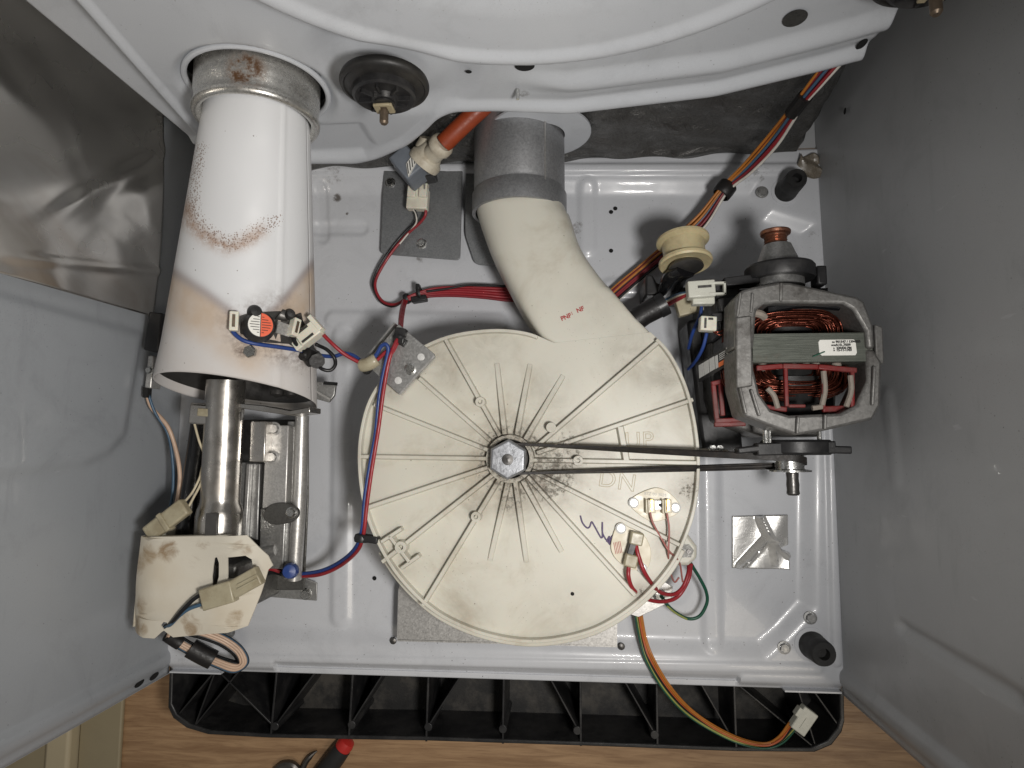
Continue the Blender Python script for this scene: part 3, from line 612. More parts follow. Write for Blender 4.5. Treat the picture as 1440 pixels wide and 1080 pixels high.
# lettering and marks moulded, stamped or written on the cover
plain('marker_purple', (.10, .07, .16), .5, 0, .3, 300); plain('stamp_red', (.38, .06, .055), .6, 0, .3, 900)
plain('moulded_letter', (.60, .535, .40), .5, 0, .05, 60)
def outline(name, body, size, px, py, deg):
    c_ = at(px, py, ZT)
    cu = bpy.data.curves.new(name, 'FONT'); cu.body = body; cu.size = size; cu.align_x = 'CENTER'; cu.align_y = 'CENTER'; cu.fill_mode = 'NONE'; cu.bevel_depth = .00030; cu.bevel_resolution = 1; cu.space_character = 1.1; cu.resolution_u = 4
    tmp = bpy.data.objects.new(name, cu); COL.objects.link(tmp); dg = bpy.context.evaluated_depsgraph_get(); me = bpy.data.meshes.new_from_object(tmp.evaluated_get(dg)); bpy.data.objects.remove(tmp)
    me.transform(Matrix.Translation((c_.x, c_.y, ZT + .0001)) @ RZ(deg).to_4x4()); me.materials.clear(); me.materials.append(M['moulded_letter'])
    o = bpy.data.objects.new(name, me); COL.objects.link(o); o.parent = bl; o.matrix_parent_inverse = Matrix.Translation(-bl.location); o['label'] = 'moulded outline letters ' + body
outline('moulded_lettering', 'UP', .0195, 899, 620, 2); outline('moulded_lettering', 'DN', .0205, 868, 677, -9)
c_ = at(800.5, 445.5, ZT); text('red_stamp', 'PNF', .0055, (at(796, 446, ZT).x, at(796, 446, ZT).y, ZT + .0002), RZ(22), 'stamp_red', bl, .0001, bold=.0002)
text('red_stamp', '1', .0045, (at(804.5, 441, ZT).x, at(804.5, 441, ZT).y, ZT + .0002), RZ(22), 'stamp_red', bl, .0001)
text('red_stamp', 'NF', .0055, (at(816, 435.5, ZT).x, at(816, 435.5, ZT).y, ZT + .0002), RZ(22), 'stamp_red', bl, .0001, bold=.0002)
sw = MB()
for P_ in ([(816, 725), (819, 735), (825, 742), (829, 741), (832, 734), (836, 740), (846, 757), (847, 746), (847, 734), (847, 748), (851, 757), (858, 766)], [(853, 762), (857, 754), (856, 764), (861, 753), (859, 765), (864, 757)]):
    sw.tube(spline([at(*q, ZT + .0002) for q in P_], 5), .0007, 6)
o = sw.build('marker_scrawl', 'marker_purple', bl, ang=80); o['label'] = 'purple felt pen scrawl'
# pulley nut on the blower shaft
nut = thing('blower_pulley', 'grey hexagonal blower shaft nut at the centre of the ribbed cream cover', 'nut', (hubp.x, hubp.y, ZT))
MB().lathe([(.0001, -.001), (.0166, -.001), (.0166, .001), (.0125, .003), (.0118, .011), (.0001, .011)], (hubp.x, hubp.y, ZT), (0, 0, 1), 40).build('pulley_groove', 'dark_steel', nut)
plain('nut_zinc', (.36, .37, .39), .36, .75, .12, 120, .15, 500)
MB().hexn((hubp.x - .0006, hubp.y - .0004, ZT + .0125), .0172, .0085, math.radians(28)).build('hex_nut', 'nut_zinc', nut, bevel=.0006)
MB().lathe([(.0048, .0), (.0046, .0018), (.0001, .0022)], (hubp.x - .0006, hubp.y - .0004, ZT + .0209), (0, 0, 1), 20).build('shaft_end', 'dark_steel', nut)
# ------------------------------------------------------------------ motor
ZM = .107
pm_ = at(1110, 650, ZM); XM = pm_.x
mo = thing('drive_motor', 'grey cast aluminium electric motor with copper windings, beside the right wall', 'motor', (XM, .30, 0))
zt = .158
bell_o = [(1034, 420), (1044, 408), (1060, 403), (1096, 396), (1112, 397), (1206, 417), (1216, 424), (1229, 458), (1231, 490), (1243, 508), (1241, 570), (1230, 590), (1160, 606), (1121, 612), (1092, 602), (1047, 585), (1036, 545), (1033, 490)]
bell_i = [(1064, 436), (1074, 428), (1092, 426), (1186, 427), (1200, 435), (1218, 466), (1220, 490), (1222, 535), (1206, 570), (1184, 581), (1112, 584), (1086, 576), (1070, 553), (1062, 520), (1060, 490)]
O_ = poly(bell_o, zt); I_ = poly(bell_i, zt)
def U(o, i_, sel_o, sel_i): return [o[k] for k in sel_o] + [i_[k] for k in sel_i][::-1]
rear = U(O_, I_, [17] + list(range(0, 9)), [14] + list(range(0, 7))); front = U(O_, I_, list(range(8, 18)), list(range(6, 15)))
def shrink(P, k, c): return [(c[0] + (x - c[0]) * k, c[1] + (y - c[1]) * k) for x, y in P]
cm = (sum(p[0] for p in O_) / len(O_), sum(p[1] for p in O_) / len(O_))
for nm, P_, dz in (('rear_bell', rear, 0), ('front_bell', front, -.0025)):
    eb = MB().prism(P_, .122, zt + dz).build(nm, 'cast_aluminium', mo, bevel=.0022)
    MB().prism(shrink(P_, 1.0, cm), .035, .078).build('lower_casting', 'cast_aluminium', eb, bevel=.002)
    MB().prism(shrink(P_, .965, cm), .078, .122).build('side_wall', 'galvanised_dark', eb, bevel=.001) if nm == 'rear_bell' else None
# ridges cast on the left arm
for a_, b_ in (((1041, 412), (1037, 445)), ((1058, 412), (1056, 440)), ((1040, 545), (1049, 582)), ((1056, 548), (1068, 585)), ((1098, 398), (1098, 424)), ((1122, 586), (1121, 610)), ((1160, 583), (1160, 604)), ((1229, 515), (1227, 570))):
    A = at(*a_, zt); B = at(*b_, zt); MB().bar((A.x, A.y, zt + .0003), (B.x, B.y, zt - .0005), .0022, .003).build('cast_rib', 'cast_aluminium', mo, bevel=.0008)
pl = poly([(1035, 446), (1057, 443), (1059, 543), (1036, 546)], zt + .002); MB().prism(pl, zt - .004, zt + .0018).build('clamp_pad', 'cast_aluminium', mo, bevel=.0012)
pl = poly([(1228, 456), (1240, 460), (1242, 512), (1230, 512)], zt - .01); MB().prism(pl, zt - .03, zt - .008).build('clamp_pad', 'cast_aluminium', mo, bevel=.0012)
# laminated stack
t = NT('lamination'); b_ = t.noise(5, 3, .6, t.scl((6, 900, 30))); c = t.mix(t.mr(b_, .3, .7), (.055, .062, .052), (.15, .16, .135)); c = t.mix(t.mr(t.noise(30, 4, .7), .55, .75, 0, .5), c, (.13, .105, .08))
t.set(c, .5, .35); t.bump(b_, .5, .0006)
s0 = at(1059, 510, zt - .004); s1 = at(1226, 467, zt - .004); zs = zt - .004
stack = MB().box(((s0.x + s1.x) / 2, (s0.y + s1.y) / 2, (zs + .06) / 2), (s1.x - s0.x, s1.y - s0.y, zs - .06)).build('stator_stack', 'lamination', mo, bevel=.0005)
yS0, yS1 = s0.y, s1.y; xS = (s0.x + s1.x) / 2
# dark core and rotor
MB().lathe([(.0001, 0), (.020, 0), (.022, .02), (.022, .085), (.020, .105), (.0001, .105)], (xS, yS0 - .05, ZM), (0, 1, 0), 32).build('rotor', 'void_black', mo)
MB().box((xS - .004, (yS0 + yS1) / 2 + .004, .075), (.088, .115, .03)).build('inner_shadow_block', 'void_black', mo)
def winding(y, sgn, n, bmax, zc, spread):
    mb = MB()
    for k in range(n):
        f_ = random.random(); A_ = .016 + .034 * f_; B_ = bmax * (.35 + .65 * f_) * random.uniform(.85, 1.05); z = zc + (1 - abs(f_ - .55)) * .022 * random.uniform(.3, 1) - (f_ * .008); ph = random.uniform(-.002, .002)
        P_ = []
        for i in range(15):
            a_ = math.pi * i / 14; e = .62
            cx_ = math.copysign(abs(math.cos(a_)) ** e, math.cos(a_)); sy = abs(math.sin(a_)) ** e
            P_.append((xS - .006 + A_ * cx_ + ph, y + sgn * B_ * sy, z + .003 * math.sin(a_ * 2 + k) - .006 * abs(math.cos(a_)) ** 4))
        mb.tube(P_, .00075, 5, False)
    o = mb.build('winding', 'copper_wire', mo, ang=80); o['kind'] = 'stuff'; return o
winding(yS1, 1, 130, .0275, .122, .02); winding(yS0, -1, 120, .027, .118, .02)
for y, sg in ((yS1 + .010, 1), (yS0 - .012, -1)): MB().lathe([(.016, 0), (.030, .002), (.030, .010), (.018, .012)], (xS - .003, y - .006, ZM - .004), (0, 1, 0), 36).build('winding_core', 'black_plastic', mo)
p0 = at(1078, 434, zt - .012); p1 = at(1180, 430, zt - .012); MB().tube(spline([p0, (p0 + p1) / 2 + Vector((0, .003, 0)), p1]), .004, 8).build('fan_edge', 'black_gloss', mo)
# red insulation cage
mb = MB(); zc = zt - .008
def rb(a_, b_, w=.003, h=.004, z=zc, m_=None): A = at(*a_, z); B = at(*b_, z); (m_ or mb).bar(A, B, w, h)
for s_ in ([(1063, 518), (1100, 515)], [(1100, 515), (1150, 516)], [(1150, 516), (1204, 521)]): rb(*s_, .0040)
rb((1104, 516), (1106, 572)); rb((1159, 518), (1157, 574)); rb((1198, 521), (1198, 574)); rb((1108, 571), (1132, 571), .0025); rb((1156, 576), (1205, 574), .0050, z=zc - .01); rb((1072, 572), (1106, 576), .004, z=zc - .012)
mb.build('insulation_cage', 'cage_red', mo, bevel=.0008)
mb = MB()
for s_ in ([(1000, 540), (1042, 530)], [(1003, 541), (1008, 590)], [(1013, 540), (1016, 585)], [(1005, 592), (1048, 590)], [(1004, 597), (1048, 596)], [(1036, 531), (1040, 590)]): rb(*s_, .004, .004, .105, mb)
mb.build('insulation_cage', 'cage_red', mo, bevel=.0008)
for q in ((1074, 515), (1094, 513), (1116, 512), (1134, 512), (1148, 512), (1178, 513)):
    c_ = at(*q, zc - .002); MB().dome((c_.x, c_.y, c_.z - .002), .0036, .003, 12, 3).build('insulator_stub', 'lacing_cord', mo)
for P_ in ([(1079, 546), (1088, 556), (1094, 574)], [(1158, 522), (1160, 548), (1156, 570)], [(1196, 528), (1197, 550), (1190, 572)], [(1156, 572), (1142, 574)]):
    MB().tube(spline([at(*q, zc + .001) for q in P_], 6), .0020, 7).build('lacing_tie', 'lacing_cord', mo)
MB().tube(spline([at(1062, 440, zc), at(1070, 442, zc), at(1075, 446, zc - .003)], 4), .003, 7).build('lacing_tie', 'lacing_cord', mo)
# paper label on the stack
def lab(P_, z, t_, mat, parent, name='label', bev=0): return MB().prism(poly(P_, z), z - t_, z).build(name, mat, parent, bevel=bev)
lz = zs + .0006
lb = lab([(1153, 478), (1200, 477.3), (1203, 479), (1205, 496), (1203, 499.5), (1156, 500), (1152.5, 497), (1151, 481)], lz, .0006, 'paper_label', mo, 'paper_label')
def ltext(body, size, px, py, deg=0, par=lb, z=lz, mat='label_ink', bold=.00012): c_ = at(px, py, z); text('print', body, size, (c_.x, c_.y, z + .0002), RZ(deg), mat, par, .00008, 'LEFT', bold)
ltext('PN', .0014, 1170, 481.5); ltext('901547 / 1394025', .00245, 1175, 480.8); ltext('MOD', .0014, 1169, 485.8); ltext('A10..7009', .00265, 1175, 485.3); ltext('S', .0014, 1172, 490); ltext('230420 PM', .0024, 1176, 489.6); ltext('D', .0014, 1172, 493); ltext('12-11-1703', .0024, 1176, 492.6)
MB().bar(at(1143, 501.5, lz + .001), at(1160, 494.5, lz + .001), .0008, .0006).build('green_scratch', 'wire_green', lb)  # green scratch across the label, built as a thin bar
# black rating plate on the left flank
A, B, C_, D_ = at(982, 511, .098), at(1029, 483, .140), at(1031, 509, .130), at(983, 538, .090)
nrm = (B - A).cross(D_ - A).normalized(); nrm = nrm if nrm.z > 0 else -nrm
def plate(u0, v0, u1, v1, lift, mat, name, par):
    q = lambda u, v: (A.lerp(B, u)).lerp(D_.lerp(C_, u), v) + nrm * lift
    vs = [q(u0, v0), q(u1, v0), q(u1, v1), q(u0, v1)]; vs += [v - nrm * .0006 for v in vs]
    return MB().add(vs, [(0, 1, 2, 3), (7, 6, 5, 4), (0, 4, 5, 1), (1, 5, 6, 2), (2, 6, 7, 3), (3, 7, 4, 0)]).build(name, mat, par)
rp_ = plate(0, 0, 1, 1, 0, 'black_plastic', 'rating_plate', mo)
for u in (.03, .19, .36): plate(u, .12, u + .14, .80, .0008, 'label_grey', 'print_column', rp_)
plate(.53, .15, .60, .82, .0008, 'label_grey', 'print_column', rp_); plate(.62, .60, .93, .84, .0008, 'label_orange', 'print_column', rp_); plate(.86, .06, .93, .56, .0008, 'paper_label', 'print_column', rp_)
for k in range(4): plate(.65, .16 + .10 * k, .82, .20 + .10 * k, .0008, 'label_grey', 'print_column', rp_)
# rear end: strap ring, bearing cone, copper threaded nut
yr = at(1108, 392, .128).y
MB().lathe([(.019, 0), (.0265, 0), (.0275, .002), (.0275, .010), (.0260, .012), (.019, .012)], (XM - .004, yr + .002, ZM + .008), (0, 1, 0), 40).build('rear_strap', 'black_plastic', mo, ang=30)
for q, sz in (((1151, 390), (.008, .016, .016)), ((1066, 388), (.010, .014, .012))): c_ = at(*q, .115); MB().box(c_, sz).build('strap_lug', 'black_plastic', mo, bevel=.0015)
MB().lathe([(.020, -.006), (.019, .012), (.0165, .016), (.0125, .026), (.011, .030)], (XM - .005, yr + .002, ZM + .008), (0, 1, 0), 30).build('bearing_cone', 'galvanised', mo)
yn = yr + .030
nt = [(.0085, 0)]
for k in range(4): nt += [(.0092, .0015 + k * .0022), (.0082, .0026 + k * .0022)]
nt += [(.0092, .0104), (.0118, .0111), (.0122, .0131), (.0118, .0141), (.0001, .0141)]
MB().lathe(nt, (XM - .006, yn, ZM + .008), (0, 1, 0), 24).build('threaded_nut', 'copper_nut', mo, ang=20)
# front end: strap, pulley, knurled shaft
yf = at(1115, 629, .125).y
MB().lathe([(.016, -.006), (.0255, -.006), (.027, -.004), (.027, .004), (.0255, .006), (.016, .006)], (XM + .004, yf, ZM + .004), (0, 1, 0), 40).build('front_strap', 'black_plastic', mo, ang=30)
for a_, b_, w in (((1062, 632), (1172, 629), .010), ((1160, 632), (1194, 633), .006), ((1035, 634), (1070, 630), .005)): A_ = at(*a_, .125); B_ = at(*b_, .125); MB().bar(A_, B_, w, .012).build('strap_bracket', 'black_plastic', mo, bevel=.0012)
for q in ((1082, 613), (1152, 614), (1076, 612)): c_ = at(*q, .128); MB().cyl((c_.x, c_.y - .006, c_.z), (c_.x, c_.y + .004, c_.z), .0018, n=10).build('strap_screw', 'screw_steel', mo)
yp = pm_.y
MB().lathe([(.0001, .0075), (.0165, .0075), (.0165, .0062), (.0112, .0052), (.0112, -.0052), (.0165, -.0062), (.0165, -.0075), (.0001, -.0075)], (XM, yp, ZM), (0, 1, 0), 40).build('pulley', 'screw_steel', mo, ang=30)
MB().lathe([(.0001, 0), (.0046, 0), (.0050, -.002), (.0047, -.006), (.0051, -.011), (.0048, -.015), (.0052, -.018), (.0040, -.0195), (.0001, -.0195)], (XM + .004, yp - .0076, ZM - .006), (0, 1, 0), 16).build('shaft', 'dark_steel', mo)
MB().cyl((XM, yp, ZM), (XM, yf, ZM), .006).build('shaft_neck', 'screw_steel', mo)
# support cradle and switch
cr = poly([(966, 452), (1000, 440), (1034, 436), (1036, 520), (1046, 640), (990, 641), (984, 600)], .045); MB().prism(cr, .0, .045).build('cradle', 'black_plastic', mo, bevel=.003)
MB().box((XM, .30, .018), (.105, .125, .034)).build('mount_plate', 'galvanised_dark', mo, bevel=.002)
sq = poly([(1003, 398), (1040, 390), (1042, 470), (1012, 474)], .112); swi = MB().prism(sq, .05, .112).build('switch_body', 'black_plastic', mo, bevel=.0018)
for P_, z0, z1 in (([(1018, 390), (1068, 384), (1070, 398), (1022, 402)], .108, .124), ([(1010, 420), (1034, 416), (1036, 436), (1014, 438)], .10, .120), ([(1000, 440), (1026, 438), (1024, 452), (1004, 452)], .09, .116)): MB().prism(poly(P_, z1), z0, z1).build('switch_cover', 'black_plastic', swi, bevel=.001)
# white plugs on the switch
def plug(name, label, cpx, size, deg, z, mat, slots=(), cat='connector', tilt=0):
    c_ = at(*cpx, z); R = Matrix.Rotation(math.radians(deg), 3, 'Z') @ Matrix.Rotation(math.radians(tilt), 3, 'Y'); hh = Vector(size) / 2
    tg = thing(name, label, cat, (c_.x, c_.y, c_.z - hh.z))
    bd = MB().box(c_, size, M=R).build('housing', mat, tg, bevel=.0010)
    for (u, v, su, sv) in slots: MB().box(c_ + R @ Vector((u * size[0], v * size[1], hh.z)), (su * size[0], sv * size[1], .0009), M=R).build('slot', 'dark_steel', bd)
    return tg, c_, R
p1_, c_, R_ = plug('plug_connector', 'white plug connector with an open latch between idler wheel and motor', (985, 408), (.022, .014, .012), 3, .118, 'milky_connector', [(.1, .1, .5, .15)])
lt = MB(); cl_ = at(1008, 406, .122)
for u, v, a_, b_ in ((0, .0045, .014, .002), (0, -.0045, .014, .002), (.006, 0, .002, .011)): lt.box((cl_.x + u, cl_.y + v, cl_.z), (a_, b_, .005))
lt.build('latch', 'milky_connector', p1_, bevel=.0005)
MB().box(at(988, 421, .112), (.018, .010, .010)).build('lower_housing', 'milky_connector', p1_, bevel=.001); MB().box(at(968, 428, .085), (.022, .018, .010), .25).build('blurred_housing', 'clear_connector', p1_, bevel=.001)
plug('terminal_connector', 'small white terminal plug with blue wire on the motor switch', (995, 456), (.013, .012, .010), -4, .118, 'white_connector', [(-.22, 0, .14, .7), (.1, .3, .3, .15)])
bw = thing('wire_pair', 'blue wires on the left flank of the motor switch', 'wire', P3(985, 480, .05))
wire([(987, 428, .10), (984, 445, .10), (974, 468, .09), (968, 490, .07)], .0018, 'wire_blue', bw); wire([(994, 468, .112), (988, 490, .105), (978, 508, .09), (968, 519, .07)], .0018, 'wire_blue', bw)
cw = thing('motor_lead', 'thin copper lead beside the white terminal plug on the motor switch', 'wire', P3(1005, 465, .11)); wire([(1000, 462, .118), (1010, 467, .119), (1024, 462, .118), (1038, 464, .12)], .0008, 'copper_wire', cw); wire([(1000, 464, .118), (1012, 471, .119), (1026, 468, .118), (1038, 470, .12)], .0008, 'copper_wire', cw)
# ------------------------------------------------------------------ drive belt (quarter twist)
zh = ZT + .0105; rh = .0128; rm = .0122; path = []
for k in range(17):
    a_ = math.pi / 2 + math.pi * k / 16; path.append((Vector((hubp.x + rh * math.cos(a_), hubp.y + rh * math.sin(a_), zh)), Vector((0, 0, 1)), Vector((math.cos(a_), math.sin(a_), 0))))
hs = path[-1][0]; ms = Vector((XM, yp - .0030, ZM - rm))
for k in range(1, 40):
    s_ = k / 40; a_ = math.pi / 2 * s_ ** 1.3; path.append((hs.lerp(ms, s_), Vector((0, math.sin(a_), math.cos(a_))), Vector((0, -math.cos(a_), math.sin(a_) * 1.0)) * (1 if 1 else 1)))
for k in range(17):
    a_ = -math.pi / 2 + math.pi * k / 16; path.append((Vector((XM + rm * math.cos(a_), yp - .0030 + .0065 * k / 16, ZM + rm * math.sin(a_))), Vector((0, 1, 0)), Vector((math.cos(a_), 0, math.sin(a_)))))
h2 = path[0][0]; m2 = Vector((XM, yp + .0035, ZM + rm))
for k in range(1, 40):
    s_ = k / 40; a_ = math.pi / 2 * (1 - s_) ** 1.3; path.append((m2.lerp(h2, s_), Vector((0, math.sin(a_), math.cos(a_))), Vector((0, 1, 0))))
mb = MB(); n = len(path); hw, ht = .0027, .0010; vs = []
for i, (p, w, _) in enumerate(path):
    d = (path[(i + 1) % n][0] - path[i - 1][0]).normalized(); w = (w - d * w.dot(d)).normalized(); u = d.cross(w)
    q = [(-hw, -ht)]
    vs += [p + w * a_ * hw + u * b_ * ht for a_, b_ in ((-1, -1), (1, -1), (1, 1), (.6, 1), (.45, .2), (.3, 1), (-.3, 1), (-.45, .2), (-.6, 1), (-1, 1))]
mb.add(vs, [(i * 10 + k, i * 10 + (k + 1) % 10, ((i + 1) % n) * 10 + (k + 1) % 10, ((i + 1) % n) * 10 + k) for i in range(n) for k in range(10)])
tag(mb.build('drive_belt', 'belt_rubber', None, ang=40), 'thin black rubber belt with a twist, stretched from the blower nut to the motor pulley', 'belt')
# ------------------------------------------------------------------ idler pulley
ic = at(962, 355, .092); ax_ = Vector((.05, -1, .22)).normalized()
idl = thing('idler_pulley', 'yellowed nylon idler wheel on a black curved arm above the motor', 'pulley', (ic.x, ic.y, 0))
pr_ = [(.006, -.013), (.014, -.0135), (.021, -.0135), (.0228, -.0125), (.0228, -.0105), (.0185, -.0082), (.0180, -.002), (.0180, .002), (.0185, .0055), (.0228, .0085), (.0230, .0110), (.0218, .0125), (.017, .0105), (.011, .0100), (.0085, .0125), (.006, .0125)]
MB().lathe(pr_, ic, ax_, 56).build('wheel', 'idler_nylon', idl, ang=35)
MB().lathe([(.0001, -.014), (.005, -.014), (.005, .017), (.0001, .017)], ic, ax_, 16).build('axle', 'screw_steel', idl)
MB().lathe([(.0001, .0125), (.0145, .0130), (.0150, .0155), (.0120, .0175), (.0001, .018)], ic, ax_, 32).build('washer', 'dark_steel', idl)
A_ = [ic + ax_ * .017, at(950, 388, .085), at(944, 402, .06), at(938, 412, .035), at(930, 415, .02)]
MB().tube(spline(A_, 8), [.0125] * 33, 12, True, .62).build('curved_arm', 'black_gloss', idl, ang=60)
MB().prism(poly([(908, 386), (918, 386), (924, 398), (968, 404), (968, 416), (908, 415)], .05), .0, .05).build('arm_bracket', 'black_plastic', idl, bevel=.002)
# black sleeve of the harness by the neck
slv = thing('harness_sleeve', 'black corrugated harness sleeve with wires leaving towards the motor plug', 'sleeve', P3(915, 440, .02))
MB().tube([at(888, 455, .05), at(905, 442, .052), at(932, 428, .056)], .0105, 14).build('sleeve', 'black_tape', slv); MB().tube([at(925, 432, .0555), at(936, 426, .0565)], .0112, 14).build('sleeve_collar', 'black_plastic', slv)
for k, (mt, dy) in enumerate((('red', 3), ('red', 6), ('white', 0), ('blue_dull', -3), ('cream', 1))):
    wire([(928, 428 + dy * .6, .056), (942, 422 + dy, .066), (955, 416 + dy * .8, .10), (972, 411, .117)], .0016, 'wire_' + mt, slv)
# ------------------------------------------------------------------ galvanised plate and water valve behind
wp = thing('valve_plate', 'dull galvanised plate screwed to the floor under the water valve', 'plate', P3(592, 300, 0))
def rplate(P_, z, r, t_, name, mat, parent, n=4):
    Q = poly(P_, z); out = []; m = len(Q)
    for i in range(m):
        c_ = Vector(Q[i]); a_ = (Vector(Q[i - 1]) - c_).normalized(); b_ = (Vector(Q[(i + 1) % m]) - c_).normalized()
        for k in range(n + 1):
            s_ = k / n; out.append(tuple(c_ + a_ * r * (1 - s_) ** 2 + b_ * r * s_ ** 2))
    return MB().prism(out, z - t_, z).build(name, mat, parent, bevel=.0004)
rplate([(541, 205), (535, 357), (647, 366), (651, 215)], .004, .005, .002, 'sheet', 'galvanised_plate', wp)
rplate([(655, 215), (654, 330), (668, 372), (720, 375), (712, 240)], .002, .006, .002, 'rear_sheet', 'galvanised_plate', wp)
def screw(px, py, z, parent, r=.0042, mat='screw_steel', name='screw'):
    c_ = at(px, py, z); o = MB().lathe([(r * 1.35, 0), (r * 1.35, .0006), (r, .001)], (c_.x, c_.y, z), (0, 0, 1), 18); o.hexn((c_.x, c_.y, z + .0008), r, .0026, random.random()); return o.build(name, mat, parent)
screw(549, 257, .004, wp); screw(593, 343, .004, wp); screw(537, 225, .004, wp, .003)
wv = thing('water_valve', 'grey and white solenoid water valve with a two pin plug, standing on the galvanised plate', 'valve', P3(592, 245, .004))
vc = at(592, 228, .052); vd = (at(628, 196, .075) - at(600, 222, .055)).normalized()
Rv = RZ(40)
MB().box(vc + Vector((-.012, -.004, -.004)), (.022, .030, .032), M=Rv).build('solenoid', 'valve_grey', wv, bevel=.002)
MB().box(at(592, 246, .035), (.030, .014, .022), M=RZ(10)).build('coil', 'black_plastic', wv, bevel=.002)
MB().box(at(586, 236, .016), (.026, .026, .026), M=RZ(30)).build('bracket', 'dark_steel', wv, bevel=.002)
lq = [(571, 230), (583, 214), (586, 226), (574, 248)]
vl = MB().prism(poly(lq, .0665), .0640, .0665).build('data_label', 'paper_label', wv)
for k in range(4):
    a_ = at(572.5 + k * 3.2, 229 - k * 3.6, .0668); b_ = at(574.5 + k * 2.9, 244 - k * 4.6, .0668); MB().bar(a_, b_, .0008, .0004).build('print', 'label_ink', vl)
f0 = at(598, 226, .056)
MB().lathe([(.0001, -.004), (.0165, -.004), (.0170, .0), (.0165, .003), (.0135, .006), (.0120, .010), (.0105, .016), (.0001, .017)], f0, Vector((.55, .50, .30)), 28).build('cap', 'valve_white', wv, ang=35)
MB().tube(spline([at(596, 212, .055), at(603, 200, .058), at(604, 194, .060)], 5), .010, 14).build('rear_port', 'valve_white', wv)
e0 = at(608, 217, .064); e1 = at(622, 203, .078)
MB().tube(spline([f0 + Vector((.002, .002, .004)), e0, e1], 6), .0098, 16).build('elbow', 'valve_white', wv)
dv = (e1 - e0).normalized(); MB().lathe([(.0098, 0), (.0118, .001), (.0118, .006), (.0105, .008), (.0088, .010)], e1 - dv * .006, dv, 28).build('hose_collar', 'valve_white', wv)
MB().box(at(588, 281, .020), (.0085 * 2.6, .022, .010), M=RZ(-4)).build('plug_housing', 'white_connector', wv, bevel=.0012)
for s_ in (-1, 1): MB().box(at(588 + s_ * 8, 268, .024), (.0085, .016, .009), M=RZ(-4)).build('plug_prong', 'white_connector', wv, bevel=.0009)
MB().bar(at(584, 266, .03), at(579, 250, .034), .0012, .0008).build('terminal', 'screw_steel', wv); MB().bar(at(597, 266, .03), at(598, 248, .034), .0012, .0008).build('terminal', 'screw_steel', wv)
hs_ = MB().tube(spline([at(624, 202, .078), at(640, 186, .083), at(662, 165, .088), at(688, 142, .092), at(715, 120, .095)], 8), .0088, 16).build('water_hose', 'hose_orange', None, ang=60)
tag(hs_, 'rust orange rubber hose from the water valve up behind the bulkhead', 'hose')
# ------------------------------------------------------------------ bracket on the blower
bz = ZT + .010
brk = thing('corner_bracket', 'square galvanised bracket with hex screw and two rivets on the blower rim', 'bracket', P3(563, 505, ZT))
MB().prism(poly([(558, 458), (561, 456), (611, 498), (612, 502), (564, 554), (561, 555), (515, 513), (515, 509)], bz), bz - .0018, bz).build('sheet', 'galvanised', brk, bevel=.0006)
MB().bar(at(612, 501, bz - .003), at(563, 555, bz - .003), .0016, .007).build('folded_lip', 'galvanised_bright', brk); MB().bar(at(515, 511, bz - .01), at(559, 457, bz - .01), .0016, .020).build('folded_lip', 'galvanised', brk)
for q in ((592, 502), (560, 535)): c_ = at(*q, bz); MB().lathe([(.0033, 0), (.0031, .0010), (.0001, .0013)], (c_.x, c_.y, bz), (0, 0, 1), 18).build('rivet', 'rivet_white', brk)
screw(577, 519, bz, brk, .0040); MB().box(at(563, 473, bz + .002), (.010, .014, .009), M=RZ(-10)).build('cable_clip', 'black_plastic', brk, bevel=.001); MB().box(at(566, 481, bz + .001), (.008, .007, .007), M=RZ(-30)).build('cable_clip', 'black_plastic', brk, bevel=.001)
# plate under the blower front and bracket at its right
fp = thing('blower_bracket', 'bright galvanised bracket under the front of the blower housing', 'bracket', P3(714, 905, 0))
MB().prism(poly([(560, 830), (558, 899), (868, 908), (868, 872), (840, 700), (600, 700)], .020), .018, .020).build('shelf', 'galvanised_bright', fp)
MB().bar(at(559, 900, .0185), at(868, 908.5, .0185), .0014, .003).build('front_lip', 'galvanised_bright', fp)
for q in ((552, 902), (874, 910)): c_ = at(*q, .001); MB().dome((c_.x, c_.y, -.001), .0036, .0016, 12, 3).build('corner_tab', 'dark_steel', fp)
rb_ = thing('ground_bracket', 'shiny metal corner bracket with a screw, under the lower right of the blower', 'bracket', P3(920, 840, 0))
MB().prism(poly([(880, 862), (898, 868), (944, 846), (946, 825), (905, 800)], .03), .0285, .030).build('sheet', 'galvanised_bright', rb_, bevel=.0004); screw(927, 836, .030, rb_, .0045)
# ------------------------------------------------------------------ thermistor and thermal fuse on the cover
def sensor_plate(P_, z, h, name, mat, par): return MB().prism([tuple(at(v.x, v.y, z + h)[:2]) for v in spline([(x, y, 0) for x, y in P_], 6, True)], z, z + h).build(name, mat, par, bevel=.0004)
plain('sensor_cream', (.64, .58, .44), .4, 0, .04)
ts = thing('thermistor', 'small rounded sensor plate with two brass terminals and pink wires, near the DN lettering', 'sensor', P3(921, 710, ZT))
sensor_plate([(884, 708), (892, 698), (910, 689), (925, 686), (940, 692), (954, 706), (957, 716), (950, 724), (930, 732), (915, 733), (898, 723)], ZT, .0024, 'plate', 'sensor_cream', ts)
def rivet(px, py, z, par, r=.0044):
    c_ = at(px, py, z); MB().lathe([(r, 0), (r, .0005), (r * .72, .0010), (r * .68, .0016), (.0001, .0018)], (c_.x, c_.y, z), (0, 0, 1), 24).build('rivet', 'rivet_white', par, ang=25)
rivet(891, 707, ZT + .0024, ts); rivet(950, 714, ZT + .0024, ts)
plain('brass', (.60, .40, .13), .28, 1, .15, 300)
